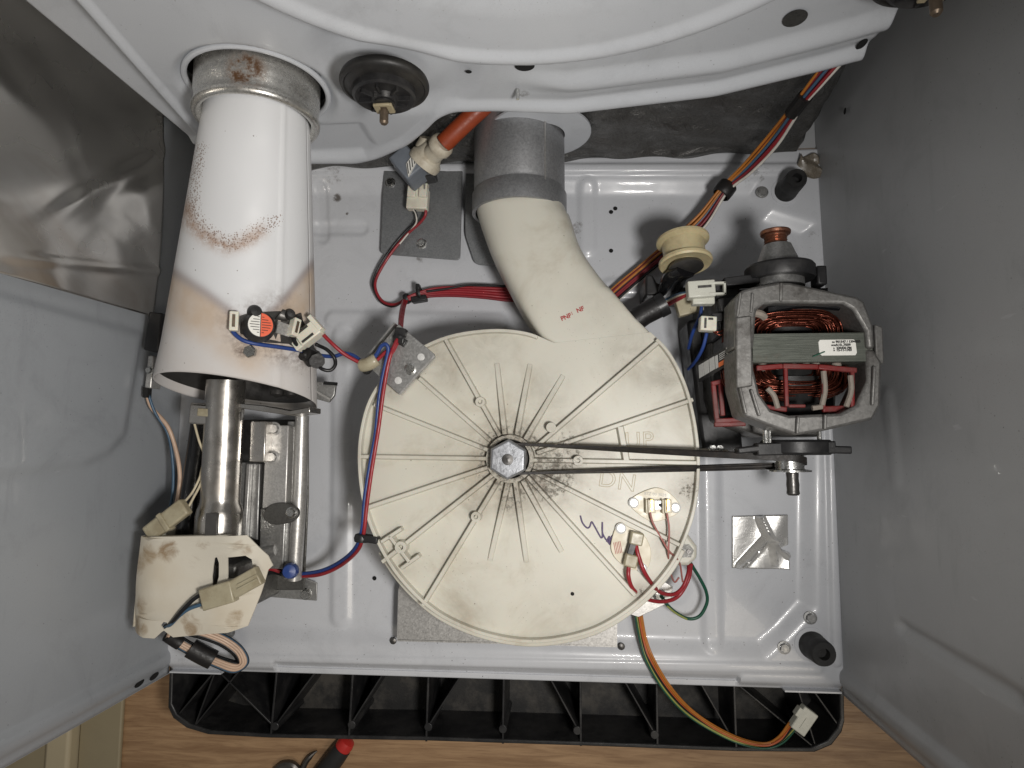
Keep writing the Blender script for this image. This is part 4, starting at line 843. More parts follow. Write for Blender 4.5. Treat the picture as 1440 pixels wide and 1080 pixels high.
for q in (914, 937):
    c_ = at(q, 712, ZT + .008); MB().box((c_.x - .003, c_.y, ZT + .006), (.0014, .012, .010)).box((c_.x + .0015, c_.y, ZT + .0055), (.006, .011, .006)).build('terminal_block', 'sensor_cream', ts, bevel=.0005)
    MB().box((c_.x + .0012, c_.y + .001, ZT + .0095), (.0026, .010, .0025)).build('brass_blade', 'brass', ts, bevel=.0004)
c_ = at(925, 710, ZT + .005); MB().box((c_.x, c_.y, ZT + .004), (.006, .008, .006)).build('bead', 'galvanised_bright', ts, bevel=.0006); MB().cyl((c_.x + .002, c_.y, ZT + .007), (c_.x + .002, c_.y, ZT + .009), .0015, n=10).build('bead_dot', 'label_ink', ts)
text('print', '87Z 00 3028', .0036, (at(921, 695, ZT).x, at(921, 695, ZT).y, ZT + .0026), RZ(-5), 'label_grey', ts, .00006)
wire([(914, 720, ZT + .008), (918, 735, ZT + .008), (930, 757, ZT + .006), (941, 775, ZT + .008), (955, 790, .075), (959, 812, .06), (960, 818, .055)], .0010, 'wire_pink', ts); wire([(938, 722, ZT + .008), (941, 745, ZT + .008), (940, 775, ZT + .008), (941, 797, .075), (948, 818, .05), (955, 812, .05)], .0010, 'wire_pink', ts)
tf = thing('thermal_fuse', 'oval thermostat with two translucent spade connectors and thick red wires at the blower rim', 'thermostat', P3(882, 780, ZT))
sensor_plate([(866, 741), (874, 735), (884, 741), (905, 752), (915, 772), (914, 792), (906, 803), (896, 802), (884, 800), (866, 786), (859, 768)], ZT, .0030, 'plate', 'sensor_cream', tf)
rivet(873, 743, ZT + .003, tf, .0046); rivet(903, 799, ZT + .003, tf, .0042)
MB().box(at(888, 770, ZT + .008), (.006, .016, .010), M=RZ(-18)).build('fuse_body', 'black_plastic', tf, bevel=.0008)
for q, dg_ in (((895, 757), -12), ((887, 788), -14)): MB().box(at(*q, ZT + .010), (.0105, .0105, .009), M=RZ(dg_)).build('spade_sleeve', 'clear_connector', tf, bevel=.0012)
for k in range(5): MB().bar(at(863 + k * 2.2, 763 - k * .5, ZT + .0032), at(866 + k * 2.2, 779 - k * .4, ZT + .0032), .0005, .0003).build('red_print', 'stamp_red', tf)
wire([(894, 765, ZT + .011), (898, 782, ZT + .013), (908, 808, ZT + .012), (926, 831, .075), (946, 836, .06), (960, 826, .055), (968, 805, .052), (968, 792, .045)], .0021, 'wire_red', tf, n=10)
wire([(884, 797, ZT + .010), (884, 812, ZT + .011), (890, 828, ZT + .004), (906, 841, .075), (930, 846, .06), (953, 839, .05), (968, 815, .05), (972, 793, .045)], .0021, 'wire_red', tf, n=10)
# ------------------------------------------------------------------ ground wire loop and front harness with white plug
gw = thing('ground_wire', 'green ground wire looping over the floor pan right of the blower', 'wire', P3(990, 845, 0))
wire([(930, 838, .036), (938, 850, .030), (950, 861, .024), (968, 870, .02), (984, 866, .02), (994, 848, .022), (993, 832, .026), (985, 815, .032), (976, 800, .04), (970, 790, .045)], .0019, 'wire_green', gw); wire([(938, 852, .031), (950, 862, .026), (966, 871, .022)], .0010, 'wire_yellow_green', gw, 'stripe')
fh = thing('wire_harness', 'orange and green wire bundle hanging over the front edge to a milky plug', 'wires', P3(905, 900, 0))
ctr = [(893, 838, .012), (897, 868, .010), (903, 900, .008), (913, 930, .010), (936, 968, .004), (965, 1000, -.012), (1000, 1024, -.018), (1040, 1043, -.020), (1075, 1050, -.020), (1098, 1042, -.018), (1116, 1022, -.014)]
for k, (mt, o) in enumerate((('green', -3.2), ('yellow_green', -1.6), ('black', .4), ('orange_red', 1.8), ('orange', 4.2), ('orange', 6.0))):
    sp_ = []
    for i, (x, y, z) in enumerate(ctr):
        nx_, ny = ((1, 0), (1, 0), (1, -.1), (.95, -.3), (.75, -.65), (.6, -.8), (.4, -.9), (.2, -1), (-.1, -1), (-.6, -.8), (-.7, -.7))[i]; w = o * (1.0, 1, 1, 1.25, 1.2, 1.1, .9, .8, .8, 1.1, 1.4)[i]; sp_.append((x + nx_ * w, y + ny * w, z + .001 * math.sin(k * 2 + i)))
    wire(sp_, .00125, 'wire_' + mt, fh)
R_ = RZ(-36)
pc = at(1129, 1012, -.012); pl_ = thing('plug_connector', 'milky white plug on the end of the orange and green wire bundle', 'connector', (pc.x, pc.y, pc.z - .006))
MB().box(pc, (.015, .024, .010), M=R_).build('housing', 'milky_connector', pl_, bevel=.001); MB().box(pc + R_ @ Vector((-.0085, .004, .001)), (.004, .009, .008), M=R_).build('latch', 'milky_connector', pl_, bevel=.0006); MB().box(pc + R_ @ Vector((0, -.002, .005)), (.002, .012, .0012), M=R_).build('ridge', 'milky_connector', pl_)
# ------------------------------------------------------------------ foil patch on the floor pan
t = NT('foil'); t.set(t.mix(t.noise(20, 4), (.74, .73, .71), (.86, .85, .82)), t.mr(t.noise(30, 4), .3, .7, .22, .36), .72); t.bump(t.noise(60, 5, .6, dist=1), .25, .002)
fo_c = [at(*q, -.004) for q in ((1030, 726), (1108, 724), (1111, 801), (1030, 799))]
uu = np.linspace(0, 1, 46); Ug, Vg = np.meshgrid(uu, uu)
Xf = sum(c_.x * w_ for c_, w_ in zip(fo_c, ((1 - Ug) * (1 - Vg), Ug * (1 - Vg), Ug * Vg, (1 - Ug) * Vg))); Yf = sum(c_.y * w_ for c_, w_ in zip(fo_c, ((1 - Ug) * (1 - Vg), Ug * (1 - Vg), Ug * Vg, (1 - Ug) * Vg)))
rg = lambda a_, b_, w_, h: h * sm(w_, 0, segd(Ug.ravel(), Vg.ravel(), [a_, b_]).reshape(Ug.shape))
Zf = -.0062 + .0015 + rg((.15, .95), (.62, .42), .10, .012) + rg((.50, .05), (.66, .45), .10, .010) + rg((.66, .42), (.74, .90), .06, .014) + rg((.74, .5), (.98, .75), .08, .006) + .0015 * np.sin(Ug * 9 + Vg * 4) * Ug
Xf = Xf - .008 * sm(.08, 0, np.abs(Vg - .62)) * sm(.8, 1, Ug); 
tag(MB().sheet(Xf, Yf, Zf).build('foil_patch', 'foil', None, ang=50, thick=.0004), 'crumpled square of shiny foil tape on the floor pan below the motor', 'foil')
# crumpled clear film by the rear bumper
cl_ = at(1137, 234, .004); Ug, Vg = np.meshgrid(np.linspace(-1, 1, 14), np.linspace(-1, 1, 14))
plain('brown_film', (.22, .19, .15), .3, 0, .3, 90, .3, 120, 0, None, .25)
tag(MB().sheet(cl_.x + .012 * Ug * (1 - .3 * Vg), cl_.y + .012 * Vg, .005 + .004 * np.abs(np.sin(Ug * 2.2 + Vg)) + .003 * np.cos(Vg * 4 + Ug * 3) - .002).build('film_scrap', 'brown_film', None, ang=25, thick=.0004), 'small crumpled brown film scrap by the rear right bumper', 'scrap')
# ------------------------------------------------------------------ rubber bumpers and floor screws
def bumper(px, py, h, r, label):
    c_ = at(px, py, 0); b = thing('rubber_bumper', label, 'bumper', (c_.x, c_.y, 0), 'rubber bumpers on the floor pan')
    MB().lathe([(r * 1.05, 0), (r * 1.08, .004), (r, .007), (r * 1.03, .011), (r * .97, .014), (r, .018), (r * .97, h - .003), (r * .88, h), (r * .45, h), (r * .42, h - .008), (.0001, h - .008)], (c_.x, c_.y, 0), (0, 0, 1), 32).build('body', 'black_rubber', b, ang=40)
    MB().lathe([(r * 1.35, 0), (r * 1.35, .001), (r, .0016)], (c_.x, c_.y, .0005), (0, 0, 1), 28).build('seat_ring', 'base_paint', b)
bumper(1141, 906, .030, .0118, 'black rubber bumper in the front right corner of the floor pan'); bumper(1104, 270, .034, .0105, 'black rubber bumper in the rear right corner of the floor pan')
for q, lb_ in (((1140, 869), 'hex screw with a grimy edge above the front bumper'), ((1103, 911), 'hex screw left of the front bumper on the floor pan'), ((1072, 270), 'hex screw left of the rear bumper on the floor pan')):
    c_ = at(*q, .001); tag(MB().lathe([(.0062, 0), (.0062, .0008), (.0045, .001)], (c_.x, c_.y, .0), (0, 0, 1), 18).hexn((c_.x, c_.y, .0008), .0045, .0028, .4).build('floor_screw', 'galvanised', None), lb_, 'screw', 'floor pan screws')
# ------------------------------------------------------------------ foil heat shield on the left wall
t = NT('wall_foil'); c = t.mix(t.noise(9, 4), (.74, .715, .68), (.88, .86, .82)); c = t.mix(t.mr(t.noise(7, 5, .6, dist=.8), .5, .72, 0, .45), c, (.42, .31, .22)); t.set(c, t.mr(t.noise(12, 4), .3, .7, .20, .32), .96); t.bump(t.noise(8, 1.3, .5, dist=.7), .70, .030)
YY, ZZ = np.meshgrid(np.linspace(0, 1, 120), np.linspace(0, 1, 140))
q0, q1 = onX(212, 446, -.332), onX(0, 388, -.332); zlo = q0.z
Zs = zlo + ZZ * .42; yfr = q0.y + (q1.y - q0.y) * ZZ * .42 / (q1.z - q0.z); Ys = yfr + YY * (.585 - yfr); Ys = Ys
bnd = .012 * sm(.35, 0, np.abs(YY - .45 - .3 * (ZZ - .3))) * sm(.6, .05, ZZ) + .010 * sm(.10, 0, np.abs(YY + ZZ * 1.6 - .75)) + .008 * sm(.12, 0, np.abs(YY - ZZ * 1.3 - .12)) + .007 * sm(.08, 0, np.abs(YY - .2 + ZZ * .35)) + .006 * np.sin(YY * 5 + ZZ * 7)
bnd = .0016 * sm(.06, 0, np.abs(YY + ZZ * 1.6 - .75)) * sm(.1, .4, YY) + .002 * sm(.03, 0, np.abs(YY - .2 + ZZ * .35)) * sm(.5, .2, ZZ) + .004 * np.sin(YY * 4 + ZZ * 3)
tag(MB().sheet(-.331 + bnd + .002, Ys, Zs).build('foil_shield', 'wall_foil', None, ang=60, thick=.0004), 'dull wrinkled aluminium foil heat shield on the left wall beside the funnel', 'foil sheet')
# ------------------------------------------------------------------ thermostat on the funnel
def ffr(px, py, deg=0):
    p = fon(px, py); n_ = (fon(px, py, .01) - p).normalized(); y_ = Vector((0, 1, 0)); x_ = y_.cross(n_).normalized(); y_ = n_.cross(x_)
    return Matrix((x_, y_, n_)).transposed() @ RZ(deg)
th = thing('thermostat', 'black round thermostat with a half white half orange label, bolted on the funnel', 'thermostat', fon(362, 460))
Rt = ffr(362, 460); tc = fon(362, 460); nz_ = Rt @ Vector((0, 0, 1))
bp = [(338, 470), (336, 446), (352, 440), (392, 438), (404, 446), (420, 440), (424, 458), (440, 492), (428, 498), (404, 484), (372, 482), (352, 474)]
MB().add([fon(x, y, .0012) for x, y in bp] + [fon(x, y, .003) for x, y in bp], [tuple(range(12)), tuple(range(23, 11, -1))] + [(i, (i + 1) % 12, 12 + (i + 1) % 12, 12 + i) for i in range(12)]).build('mount_strap', 'dark_steel', th, bevel=.0005)
MB().lathe([(.0130, .001), (.0132, .004), (.0122, .006), (.0108, .0100), (.0100, .0112), (.0001, .0114)], tc, nz_, 36).build('body', 'black_plastic', th, ang=35)
u_, v_ = Rt @ Vector((1, 0, 0)), Rt @ Vector((0, 1, 0))
def half(a0, a1, mat):
    q = [tc + nz_ * .0119 + (u_ * math.cos(math.radians(a0 + (a1 - a0) * k / 18)) + v_ * math.sin(math.radians(a0 + (a1 - a0) * k / 18))) * .0095 for k in range(19)]
    q2 = [p - nz_ * .0005 for p in q]
    return MB().add(q + q2, [tuple(range(19)), tuple(range(37, 18, -1))] + [(i, i + 1, 19 + i + 1, 19 + i) for i in range(18)]).build('label_half', mat, th)
hw_ = half(92, 268, 'paper_label'); ho_ = half(-88, 88, 'thermo_orange')
for k in range(7):
    v0 = .0063 - k * .0021; L = .0082 - .0075 * (abs(k - 3) / 3) ** 2 * .75
    for s_, hp in ((-1, hw_), (1, ho_)):
        MB().bar(tc + nz_ * .0122 + v_ * v0 + u_ * s_ * .0009, tc + nz_ * .0122 + v_ * v0 + u_ * s_ * L, .0005, .0002, nz_).build('print_line', 'label_ink', hp)
for q, r in (((357, 440), .0056), ((405, 443), .0045)): MB().lathe([(r, 0), (r, .004), (r * .7, .008), (.0001, .009)], fon(*q, .001), nz_, 18).build('bolt_head', 'black_rubber', th)
for q, dg_ in (((331, 455), 0), ((404, 462), -12)):
    MB().box(fon(*q, .009), (.0068, .0155, .007), M=ffr(*q, dg_)).build('spade_housing', 'white_connector', th, bevel=.0008); MB().box(fon(*q, .0126), (.0022, .010, .0012), M=ffr(*q, dg_)).build('spade_slot', 'rust_pin', th)
MB().box(fon(393, 464, .006), (.012, .010, .002), M=ffr(393, 464, -10)).build('spade_blade', 'galvanised_bright', th)
MB().add([fon(x, y, .004) for x, y in ((395, 436), (418, 446), (424, 458), (384, 450))] , [(0, 1, 2, 3)]).build('tape_patch', 'dark_steel', th, thick=.0006)
# blue, black and red leads at the thermostat
fz = lambda px, py, e: (fon(px, py, e),)
tl = thing('thermostat_leads', 'blue and black leads running from the round thermostat across the funnel', 'wires', fon(400, 490))
wire([fz(329, 462, .009), fz(330, 470, .008), fz(342, 480, .005), fz(362, 485, .004), fz(390, 489, .004), fz(415, 493, .004), fz(434, 496, .004), (452, 500, .10), (470, 501, .10), (484, 497, .10), (497, 500, .10), (508, 508, .103), (516, 515, .106)], .0021, 'wire_blue', tl)
wire([fz(403, 472, .009), fz(408, 484, .007), fz(420, 494, .006), fz(434, 504, .005), (450, 517, .108), (463, 521, .106), (471, 514, .104), (470, 503, .104), (460, 492, .11), (448, 486, .118), (444, 484, .120)], .0020, 'wire_black', tl)
MB().tube([fon(420, 497, .006), fon(434, 503, .006), at(446, 508, .112)], .0068, 10).build('tape_wrap', 'black_tape', tl); MB().box(fon(426, 502, .006), (.016, .012, .006), M=ffr(426, 502, -40)).build('tape_wrap', 'black_tape', tl, bevel=.002)
cn, c_, R_ = plug('spade_connector', 'large cream double spade connector with a red wire beside the thermostat', (436, 470), (.020, .013, .013), 38, .128, 'white_connector', [(-.1, .36, .6, .16), (-.1, -.30, .6, .16)])
MB().box(at(424, 478, .124), (.016, .014, .010), M=RZ(38)).build('lower_housing', 'white_connector', cn, bevel=.001); MB().box(at(445, 455, .130), (.016, .004, .010), M=RZ(-48)).build('end_flange', 'white_connector', cn, bevel=.0006)
# ------------------------------------------------------------------ red and blue harness left of the blower
hb = thing('wire_harness', 'red and blue wire pair running down the left side of the blower', 'wires', P3(520, 650, .05))
wire([(455, 471, .126), (468, 484, .118), (483, 497, .112), (500, 507, .108), (514, 513, .106), (528, 508, .104), (540, 497, .106), (549, 490, .108)], .0020, 'wire_red', hb)
wire([(516, 515, .106), (524, 506, .106), (531, 496, .108), (536, 487, .110), (542, 484, .111), (546, 490, .110), (544, 503, .108), (538, 530, .105), (533, 560, .102), (528, 610, .100), (520, 655, .099), (513, 700, .098), (509, 745, .096), (500, 770, .085), (478, 790, .06), (450, 803, .045), (415, 808, .035)], .0021, 'wire_blue', hb)
wire([(570, 420, .012), (566, 428, .025), (563, 445, .06), (561, 470, .100), (552, 492, .108), (546, 512, .108), (539, 552, .105), (532, 605, .102), (523, 660, .100), (516, 710, .099), (511, 752, .096), (502, 775, .083), (478, 796, .058), (450, 808, .045), (420, 810, .035), (396, 806, .030)], .0021, 'wire_red', hb)
wire([(573, 420, .012), (569, 430, .025), (566, 446, .06), (563, 470, .099), (555, 490, .106), (549, 499, .106)], .0020, 'wire_red', hb)
MB().tube(spline([at(508, 514, .104), at(518, 512, .106), at(530, 505, .106)], 5), [.0055, .006, .006, .006, .006, .006, .006, .006, .006, .006, .005], 12).build('clear_sleeve', 'clear_connector', hb); MB().dome(at(516, 519, .100), .005, .006, 12, 4).build('grommet', 'black_rubber', hb)
for q, z, rz in (((562, 474), .104, 8),): MB().lathe([(.0056, -.0015), (.0062, 0), (.0056, .0015)], at(*q, z), (.15, 1, 0), 18).build('cable_tie', 'black_plastic', hb)
ct = thing('cable_clip', 'black clip holding the red and blue wires to the lower left blower rim', 'clip', P3(515, 757, .09)); MB().box(at(517, 757, ZT + .006), (.020, .006, .010), M=RZ(-8)).build('clip_arm', 'black_plastic', ct, bevel=.001); MB().lathe([(.0062, -.003), (.007, 0), (.0062, .003)], at(509, 757, .095), (.1, 1, 0), 18).build('clip_loop', 'black_plastic', ct)
wn = thing('wire_nut', 'blue wire nut cap on the leads right of the burner shield', 'wire nut', P3(410, 800, .04)); cap_ = at(410, 802, .056); MB().lathe([(.0070, 0), (.0076, .004), (.0070, .010), (.0058, .0125), (.0001, .0135)], cap_, Vector((.25, .1, 1)), 14).build('cap', 'wire_blue', wn, ang=20)
MB().tube(spline([at(368, 808, .04), at(385, 803, .04), at(398, 806, .042)], 6), .0032, 8).build('lead', 'wire_black', wn); MB().tube(spline([at(366, 803, .045), at(380, 800, .046), at(394, 804, .044)], 6), .0018, 8).build('lead', 'wire_red', wn)
# harness from behind the neck to the valve and clip
rh_ = thing('wire_harness', 'red wire bundle along the floor from the blower neck to the water valve plug', 'wires', P3(640, 410, 0))
for k in range(5): wire([(770, 404 + k * 4.5, .004 + .003 * (k % 2)), (720, 406 + k * 4.2, .005), (680, 405 + k * 3.4, .006 + .002 * (k % 2)), (640, 404 + k * 3.0, .007), (610, 406 + k * 2.6, .008), (588, 412 + k * 1.8, .010), (571, 419 + k * .8, .012)], .0018, 'wire_red' if k != 4 else 'wire_red_dark', rh_)
wire([(765, 405, .008), (700, 402, .008), (660, 401, .009), (630, 406, .010), (600, 410, .012)], .0014, 'wire_black', rh_)
wire([(571, 420, .012), (556, 428, .010), (540, 425, .008), (530, 412, .007), (528, 396, .006), (537, 376, .006), (553, 352, .008), (572, 330, .010), (590, 314, .014), (598, 303, .018), (599, 294, .020)], .0018, 'wire_red', rh_); wire([(570, 422, .010), (553, 431, .008), (536, 425, .006), (526, 408, .006), (525, 394, .005), (535, 372, .006), (552, 347, .008), (570, 326, .009), (582, 314, .012), (586, 304, .017), (583, 294, .020)], .0013, 'wire_black', rh_)
wire([(562, 343, .010), (575, 327, .011), (585, 314, .014), (585, 302, .018), (581, 294, .020)], .0011, 'wire_white', rh_)
MB().lathe([(.0052, -.0025), (.0060, 0), (.0052, .0025)], at(572, 420, .012), (1, .3, .1), 16).build('cable_tie', 'black_plastic', rh_)
cc_ = thing('cable_clip', 'black cable clip on the red bundle left of the blower neck', 'clip', P3(590, 413, 0)); MB().lathe([(.0080, -.002), (.0088, 0), (.0080, .002)], at(590, 412, .010), (1, .2, 0), 18).build('clip_band', 'black_plastic', cc_); MB().box(at(590, 421, .010), (.016, .006, .010), M=RZ(8)).build('clip_foot', 'black_plastic', cc_, bevel=.001); MB().box(at(588, 404, .014), (.004, .006, .008)).build('clip_head', 'black_plastic', cc_, bevel=.0008)
# main harness at the right
mh = thing('wire_harness', 'thick orange, red and white wire bundle from the rear corner down behind the neck', 'wires', P3(1018, 266, 0))
ctr = [(1185, 70, .17), (1150, 112, .150), (1122, 147, .125), (1085, 197, .085), (1050, 236, .055), (1018, 266, .036), (985, 310, .024), (945, 345, .016), (905, 378, .012), (865, 412, .012), (820, 455, .014)]
for k, (mt, o) in enumerate((('orange', -7.5), ('red_dark', -4.5), ('orange', -2.5), ('blue_dull', .5), ('red_dark', 3), ('red_dark', 5.5), ('red', 7.5), ('black', 9.5), ('white', 11))):
    sp_ = []
    for i, (x, y, z) in enumerate(ctr):
        q = (1.1, .9, .7, 1.05, .9, .62, 1.0, 1.1, .95, 1.0, 1)[i]; sp_.append((x + .72 * o * q, y + .60 * o * q, z + .0022 * math.sin(k * 2.3 + i * .5)))
    wire(sp_, .0016, 'wire_' + mt, mh)
MB().lathe([(.0080, -.007), (.0092, -.006), (.0095, .0), (.0092, .006), (.0080, .007)], at(1019, 267, .035), (-.62, -.78, .0), 20).build('tape_band', 'black_tape', mh, ang=60); MB().tube([at(1133, 135, .135), at(1113, 160, .115)], .0062, 10).build('tape_band', 'black_tape', mh)
# ------------------------------------------------------------------ burner assembly
bu = thing('gas_burner', 'shiny steel burner tube on a galvanised channel in front of the white funnel', 'burner', P3(340, 680, 0))
T0 = at(318, 535, .085); T1 = at(310, 700, .080)
MB().tube([T0, T1], .0170, 32).build('burner_tube', 'tube_steel', bu)
dvec = (T1 - T0).normalized()
MB().lathe([(.0170, 0), (.0172, .004), (.0195, .010), (.0205, .016), (.0205, .040), (.0001, .040)], T1, dvec, 36).build('venturi', 'tube_steel', bu, ang=40)
MB().box(at(298, 738, .105), (.010, .020, .004)).build('air_shutter', 'dark_steel', bu)
MB().box(at(286, 583, .092), (.022, .018, .010), M=RZ(-3)).build('igniter_bracket', 'tube_steel', bu, bevel=.0015); MB().box(at(287, 580, .098), (.012, .007, .002), M=RZ(-4)).build('igniter_window', 'clear_connector', bu, bevel=.0006)
bf = [(268, 566), (300, 567), (330, 566), (370, 570), (408, 577), (436, 572), (436, 580), (405, 584), (330, 573), (268, 572)]
MB().prism(poly(bf, .088), .062, .088).build('baffle', 'tube_steel', bu, bevel=.0008)
for q in ((385, 568), (404, 569)): MB().lathe([(.0001, 0), (.0062, 0), (.0062, .004), (.0001, .006)], at(*q, .088) + Vector((0, .012, -.006)), (0, -1, .2), 16).build('bolt_head', 'dark_steel', bu)
# channel
def strip(P_, z0, z1, mat, name='channel', bev=.001): return MB().prism(poly(P_, z1), z0, z1).build(name, mat, bu, bevel=bev)
strip([(328, 590), (434, 590), (434, 700), (428, 830), (330, 830)], .010, .012, 'galvanised_dark')
strip([(352, 592), (374, 592), (372, 650), (350, 650)], .05, .074, 'tube_steel', 'rail'); strip([(338, 650), (366, 652), (362, 760), (336, 750)], .03, .046, 'galvanised', 'rail')
strip([(374, 598), (406, 598), (402, 715), (368, 715)], .040, .060, 'galvanised_bright', 'valve_channel'); strip([(366, 715), (402, 715), (398, 800), (364, 800)], .034, .052, 'galvanised', 'valve_channel')
m_ = MB()
A_ = [at(425, 585, .050), at(421, 700, .050), at(414, 815, .046)]
m_.tube(spline(A_, 6), .0072, 16, True, .9); m_.build('rolled_edge', 'galvanised_bright', bu, ang=60)
strip([(346, 652), (352, 652), (346, 760), (340, 760)], .046, .052, 'galvanised_bright', 'fold')
strip([(404, 592), (421, 592), (416, 815), (398, 815)], .038, .0485, 'galvanised', 'side_channel')
for q in ((386, 603), (383, 643)): screw(*q, .060, bu, .0048, 'galvanised_bright', 'nut')
strip([(v.x, v.y) for v in spline([(370, 722, 0), (380, 710, 0), (400, 707, 0), (416, 714, 0), (419, 724, 0), (410, 734, 0), (388, 738, 0), (374, 733, 0)], 4, True)], .058, .063, 'galvanised_dark', 'oval_plate', .0006); screw(410, 721, .063, bu, .0040)
strip([(366, 790), (446, 820), (445, 845), (360, 838)], .004, .006, 'galvanised', 'foot_tab', .0004); screw(430, 835, .006, bu, .0045)
MB().tube([at(361, 777, .05), at(388, 773, .05)], .0055, 12).build('gas_fitting', 'galvanised', bu)
gp = MB().tube([at(288, 575, .048), at(276, 660, .048), at(262, 765, .048)], .0110, 16).build('gas_pipe', 'black_gloss', None, ang=60); tag(gp, 'black gas pipe beside the shiny burner tube', 'pipe')
for q, r in (((300, 640), .006),): MB().tube([at(299, 590, .07), at(292, 650, .07), at(286, 730, .07)], .0035, 10).build('igniter_rod', 'galvanised', bu)
# side clip right of the funnel
sc_ = thing('spring_clip', 'small galvanised sheet clip sticking out right of the funnel', 'clip', P3(455, 550, .02)); MB().prism(poly([(434, 537), (454, 537), (454, 541), (472, 541), (470, 556), (462, 566), (434, 558)], .05), .046, .050).build('sheet', 'galvanised', sc_, bevel=.0006); MB().bar(at(436, 545, .052), at(465, 562, .052), .002, .004).build('fold', 'galvanised_bright', sc_)
MB().bar(at(456, 538.5, .052), at(474, 540, .052), .003, .003).build('dark_slot', 'void_black', sc_)
# flame sensor at the left of the funnel
fs = thing('flame_sensor', 'flat black flame sensor on a bracket between the left wall and the funnel', 'sensor', P3(214, 470, .05))
MB().prism(poly([(209, 438), (228, 440), (222, 495), (201, 492)], .085), .045, .085).build('body', 'black_plastic', fs, bevel=.0015); MB().prism(poly([(208, 500), (216, 500), (212, 546), (203, 545)], .075), .06, .075).build('bracket', 'galvanised_bright', fs, bevel=.001)
screw(211, 521, .075, fs, .0030); MB().box(at(207, 552, .07), (.005, .010, .006)).build('grommet', 'black_rubber', fs)
sl = thing('sensor_leads', 'blue and peach wires hanging from the flame sensor along the left wall', 'wires', P3(245, 650, .02))
wire([(208, 553, .070), (218, 580, .065), (236, 610, .055), (243, 650, .05), (243, 690, .05), (237, 725, .05), (231, 760, .05)], .0016, 'wire_blue_dull', sl); wire([(207, 556, .068), (214, 574, .064), (236, 600, .058), (248, 635, .053), (253, 668, .052), (250, 700, .052), (244, 725, .052), (242, 760, .05)], .0024, 'wire_peach', sl)
ig = thing('igniter_leads', 'two cream braided igniter wires ending in a yellowed connector above the shield', 'wires', P3(270, 690, .05))
wire([(273, 594, .09), (280, 620, .088), (287, 640, .086), (285, 660, .086), (272, 690, .09), (254, 712, .098)], .0013, 'wire_cream', ig); wire([(294, 598, .088), (290, 640, .086), (284, 675, .088), (272, 700, .094), (262, 718, .098)], .0013, 'wire_cream', ig); wire([(291, 610, .086), (288, 640, .085), (280, 676, .087)], .0013, 'wire_cream', ig)
MB().bar(at(209, 752, .102), at(262, 711, .104), .0155, .009).build('connector_body', 'clear_connector', ig, bevel=.0018); MB().bar(at(230, 736, .104), at(236, 731.5, .104), .0175, .0105).build('connector_ridge', 'clear_connector', ig, bevel=.001)
MB().bar(at(216, 757, .099), at(232, 751, .099), .018, .006).build('connector_tail', 'milky_connector', ig, bevel=.0018)
# ------------------------------------------------------------------ heat stained shield
t = NT('shield_board'); c = t.mix(t.noise(14, 4), (.60, .56, .47), (.68, .64, .55)); zs_ = .112
sb_ = lambda x, y: P3(x, y, zs_)
bm_ = t.blobs([(sb_(190, 790), .003, .022, 1.), (sb_(205, 780), .003, .020, .9), (sb_(235, 775), .002, .022, .8), (sb_(270, 790), .002, .020, .55), (sb_(285, 765), .002, .018, .6), (sb_(345, 775), .002, .014, .7), (sb_(335, 768), .002, .014, .7), (sb_(195, 850), .003, .020, .7), (sb_(182, 885), .002, .024, .9), (sb_(200, 885), .002, .012, .8), (sb_(272, 882), .003, .016, .9), (sb_(265, 870), .003, .014, .7), (sb_(328, 872), .003, .014, .9), (sb_(336, 864), .002, .010, .8), (sb_(300, 757), .001, .02, .5)])
c = t.mix(t.ma('MULTIPLY', t.mr(t.noise(45, 7, .72, dist=1.2), t.mr(bm_, 0, 1, .75, .22), t.mr(bm_, 0, 1, 1., .70)), t.ma('MINIMUM', t.ma('MULTIPLY', bm_, 1.7), .88)), c, (.21, .12, .045)); c = t.mix(t.mr(t.noise(9, 4, .6), .42, .68, 0, .35), c, (.46, .36, .22)); t.set(c, .6, 0, 0, .3); t.bump(t.noise(300, 4), .15, .0006)
sh = thing('heat_shield', 'cream heat stained fibre board shield with slots, in front of the burner tube', 'shield', P3(270, 820, 0))
so = [(189, 756), (215, 755), (275, 754.5), (346, 753), (356, 768), (367, 785), (371, 800), (366, 806), (358, 838), (345, 882), (322, 889), (295, 891), (270, 894), (243, 896.5), (235, 890), (231, 886.5), (227, 889), (217, 898), (200, 897), (176, 890), (176, 882), (182, 868), (185, 820)]
s1_ = [(300, 785), (304, 784), (306.5, 792), (306, 812), (302, 826), (297, 826), (296, 812), (298, 795)]; s2_ = [(320, 784), (343, 782), (350, 788), (351, 803), (337, 812), (319, 815)]; s3_ = [(227, 879), (231, 874), (236, 875), (236, 882), (231, 885)]
brd = MB().holed(poly(so, zs_), [poly(s1_, zs_), poly(s2_, zs_), poly(s3_, zs_)], zs_ - .0012, zs_).build('board', 'shield_board', sh)
bm = bmesh.new(); bm.from_mesh(brd.data); bmesh.ops.subdivide_edges(bm, edges=bm.edges[:], cuts=5, use_grid_fill=True)
xl, xr2 = at(180, 820, zs_).x, at(368, 820, zs_).x
for v in bm.verts:
    u = (v.co.x - xl) / (xr2 - xl); v.co.z += -.011 * max(0, .16 - u) / .16 * max(0, .16 - u) / .16 - .016 * (max(0, u - .72) / .28) ** 2 + .0016 * math.sin(v.co.y * 70 + u * 4) + .0012 * math.sin(u * 9)
bm.to_mesh(brd.data); bm.free(); brd.data.shade_smooth(); brd.data.set_sharp_from_angle(angle=math.radians(40))
A_ = at(188, 756.5, zs_ - .0125); B_ = at(176, 889, zs_ - .0125); a2 = at(189, 756, zs_); b2 = at(176, 886, zs_); a2.z -= .010; b2.z -= .010
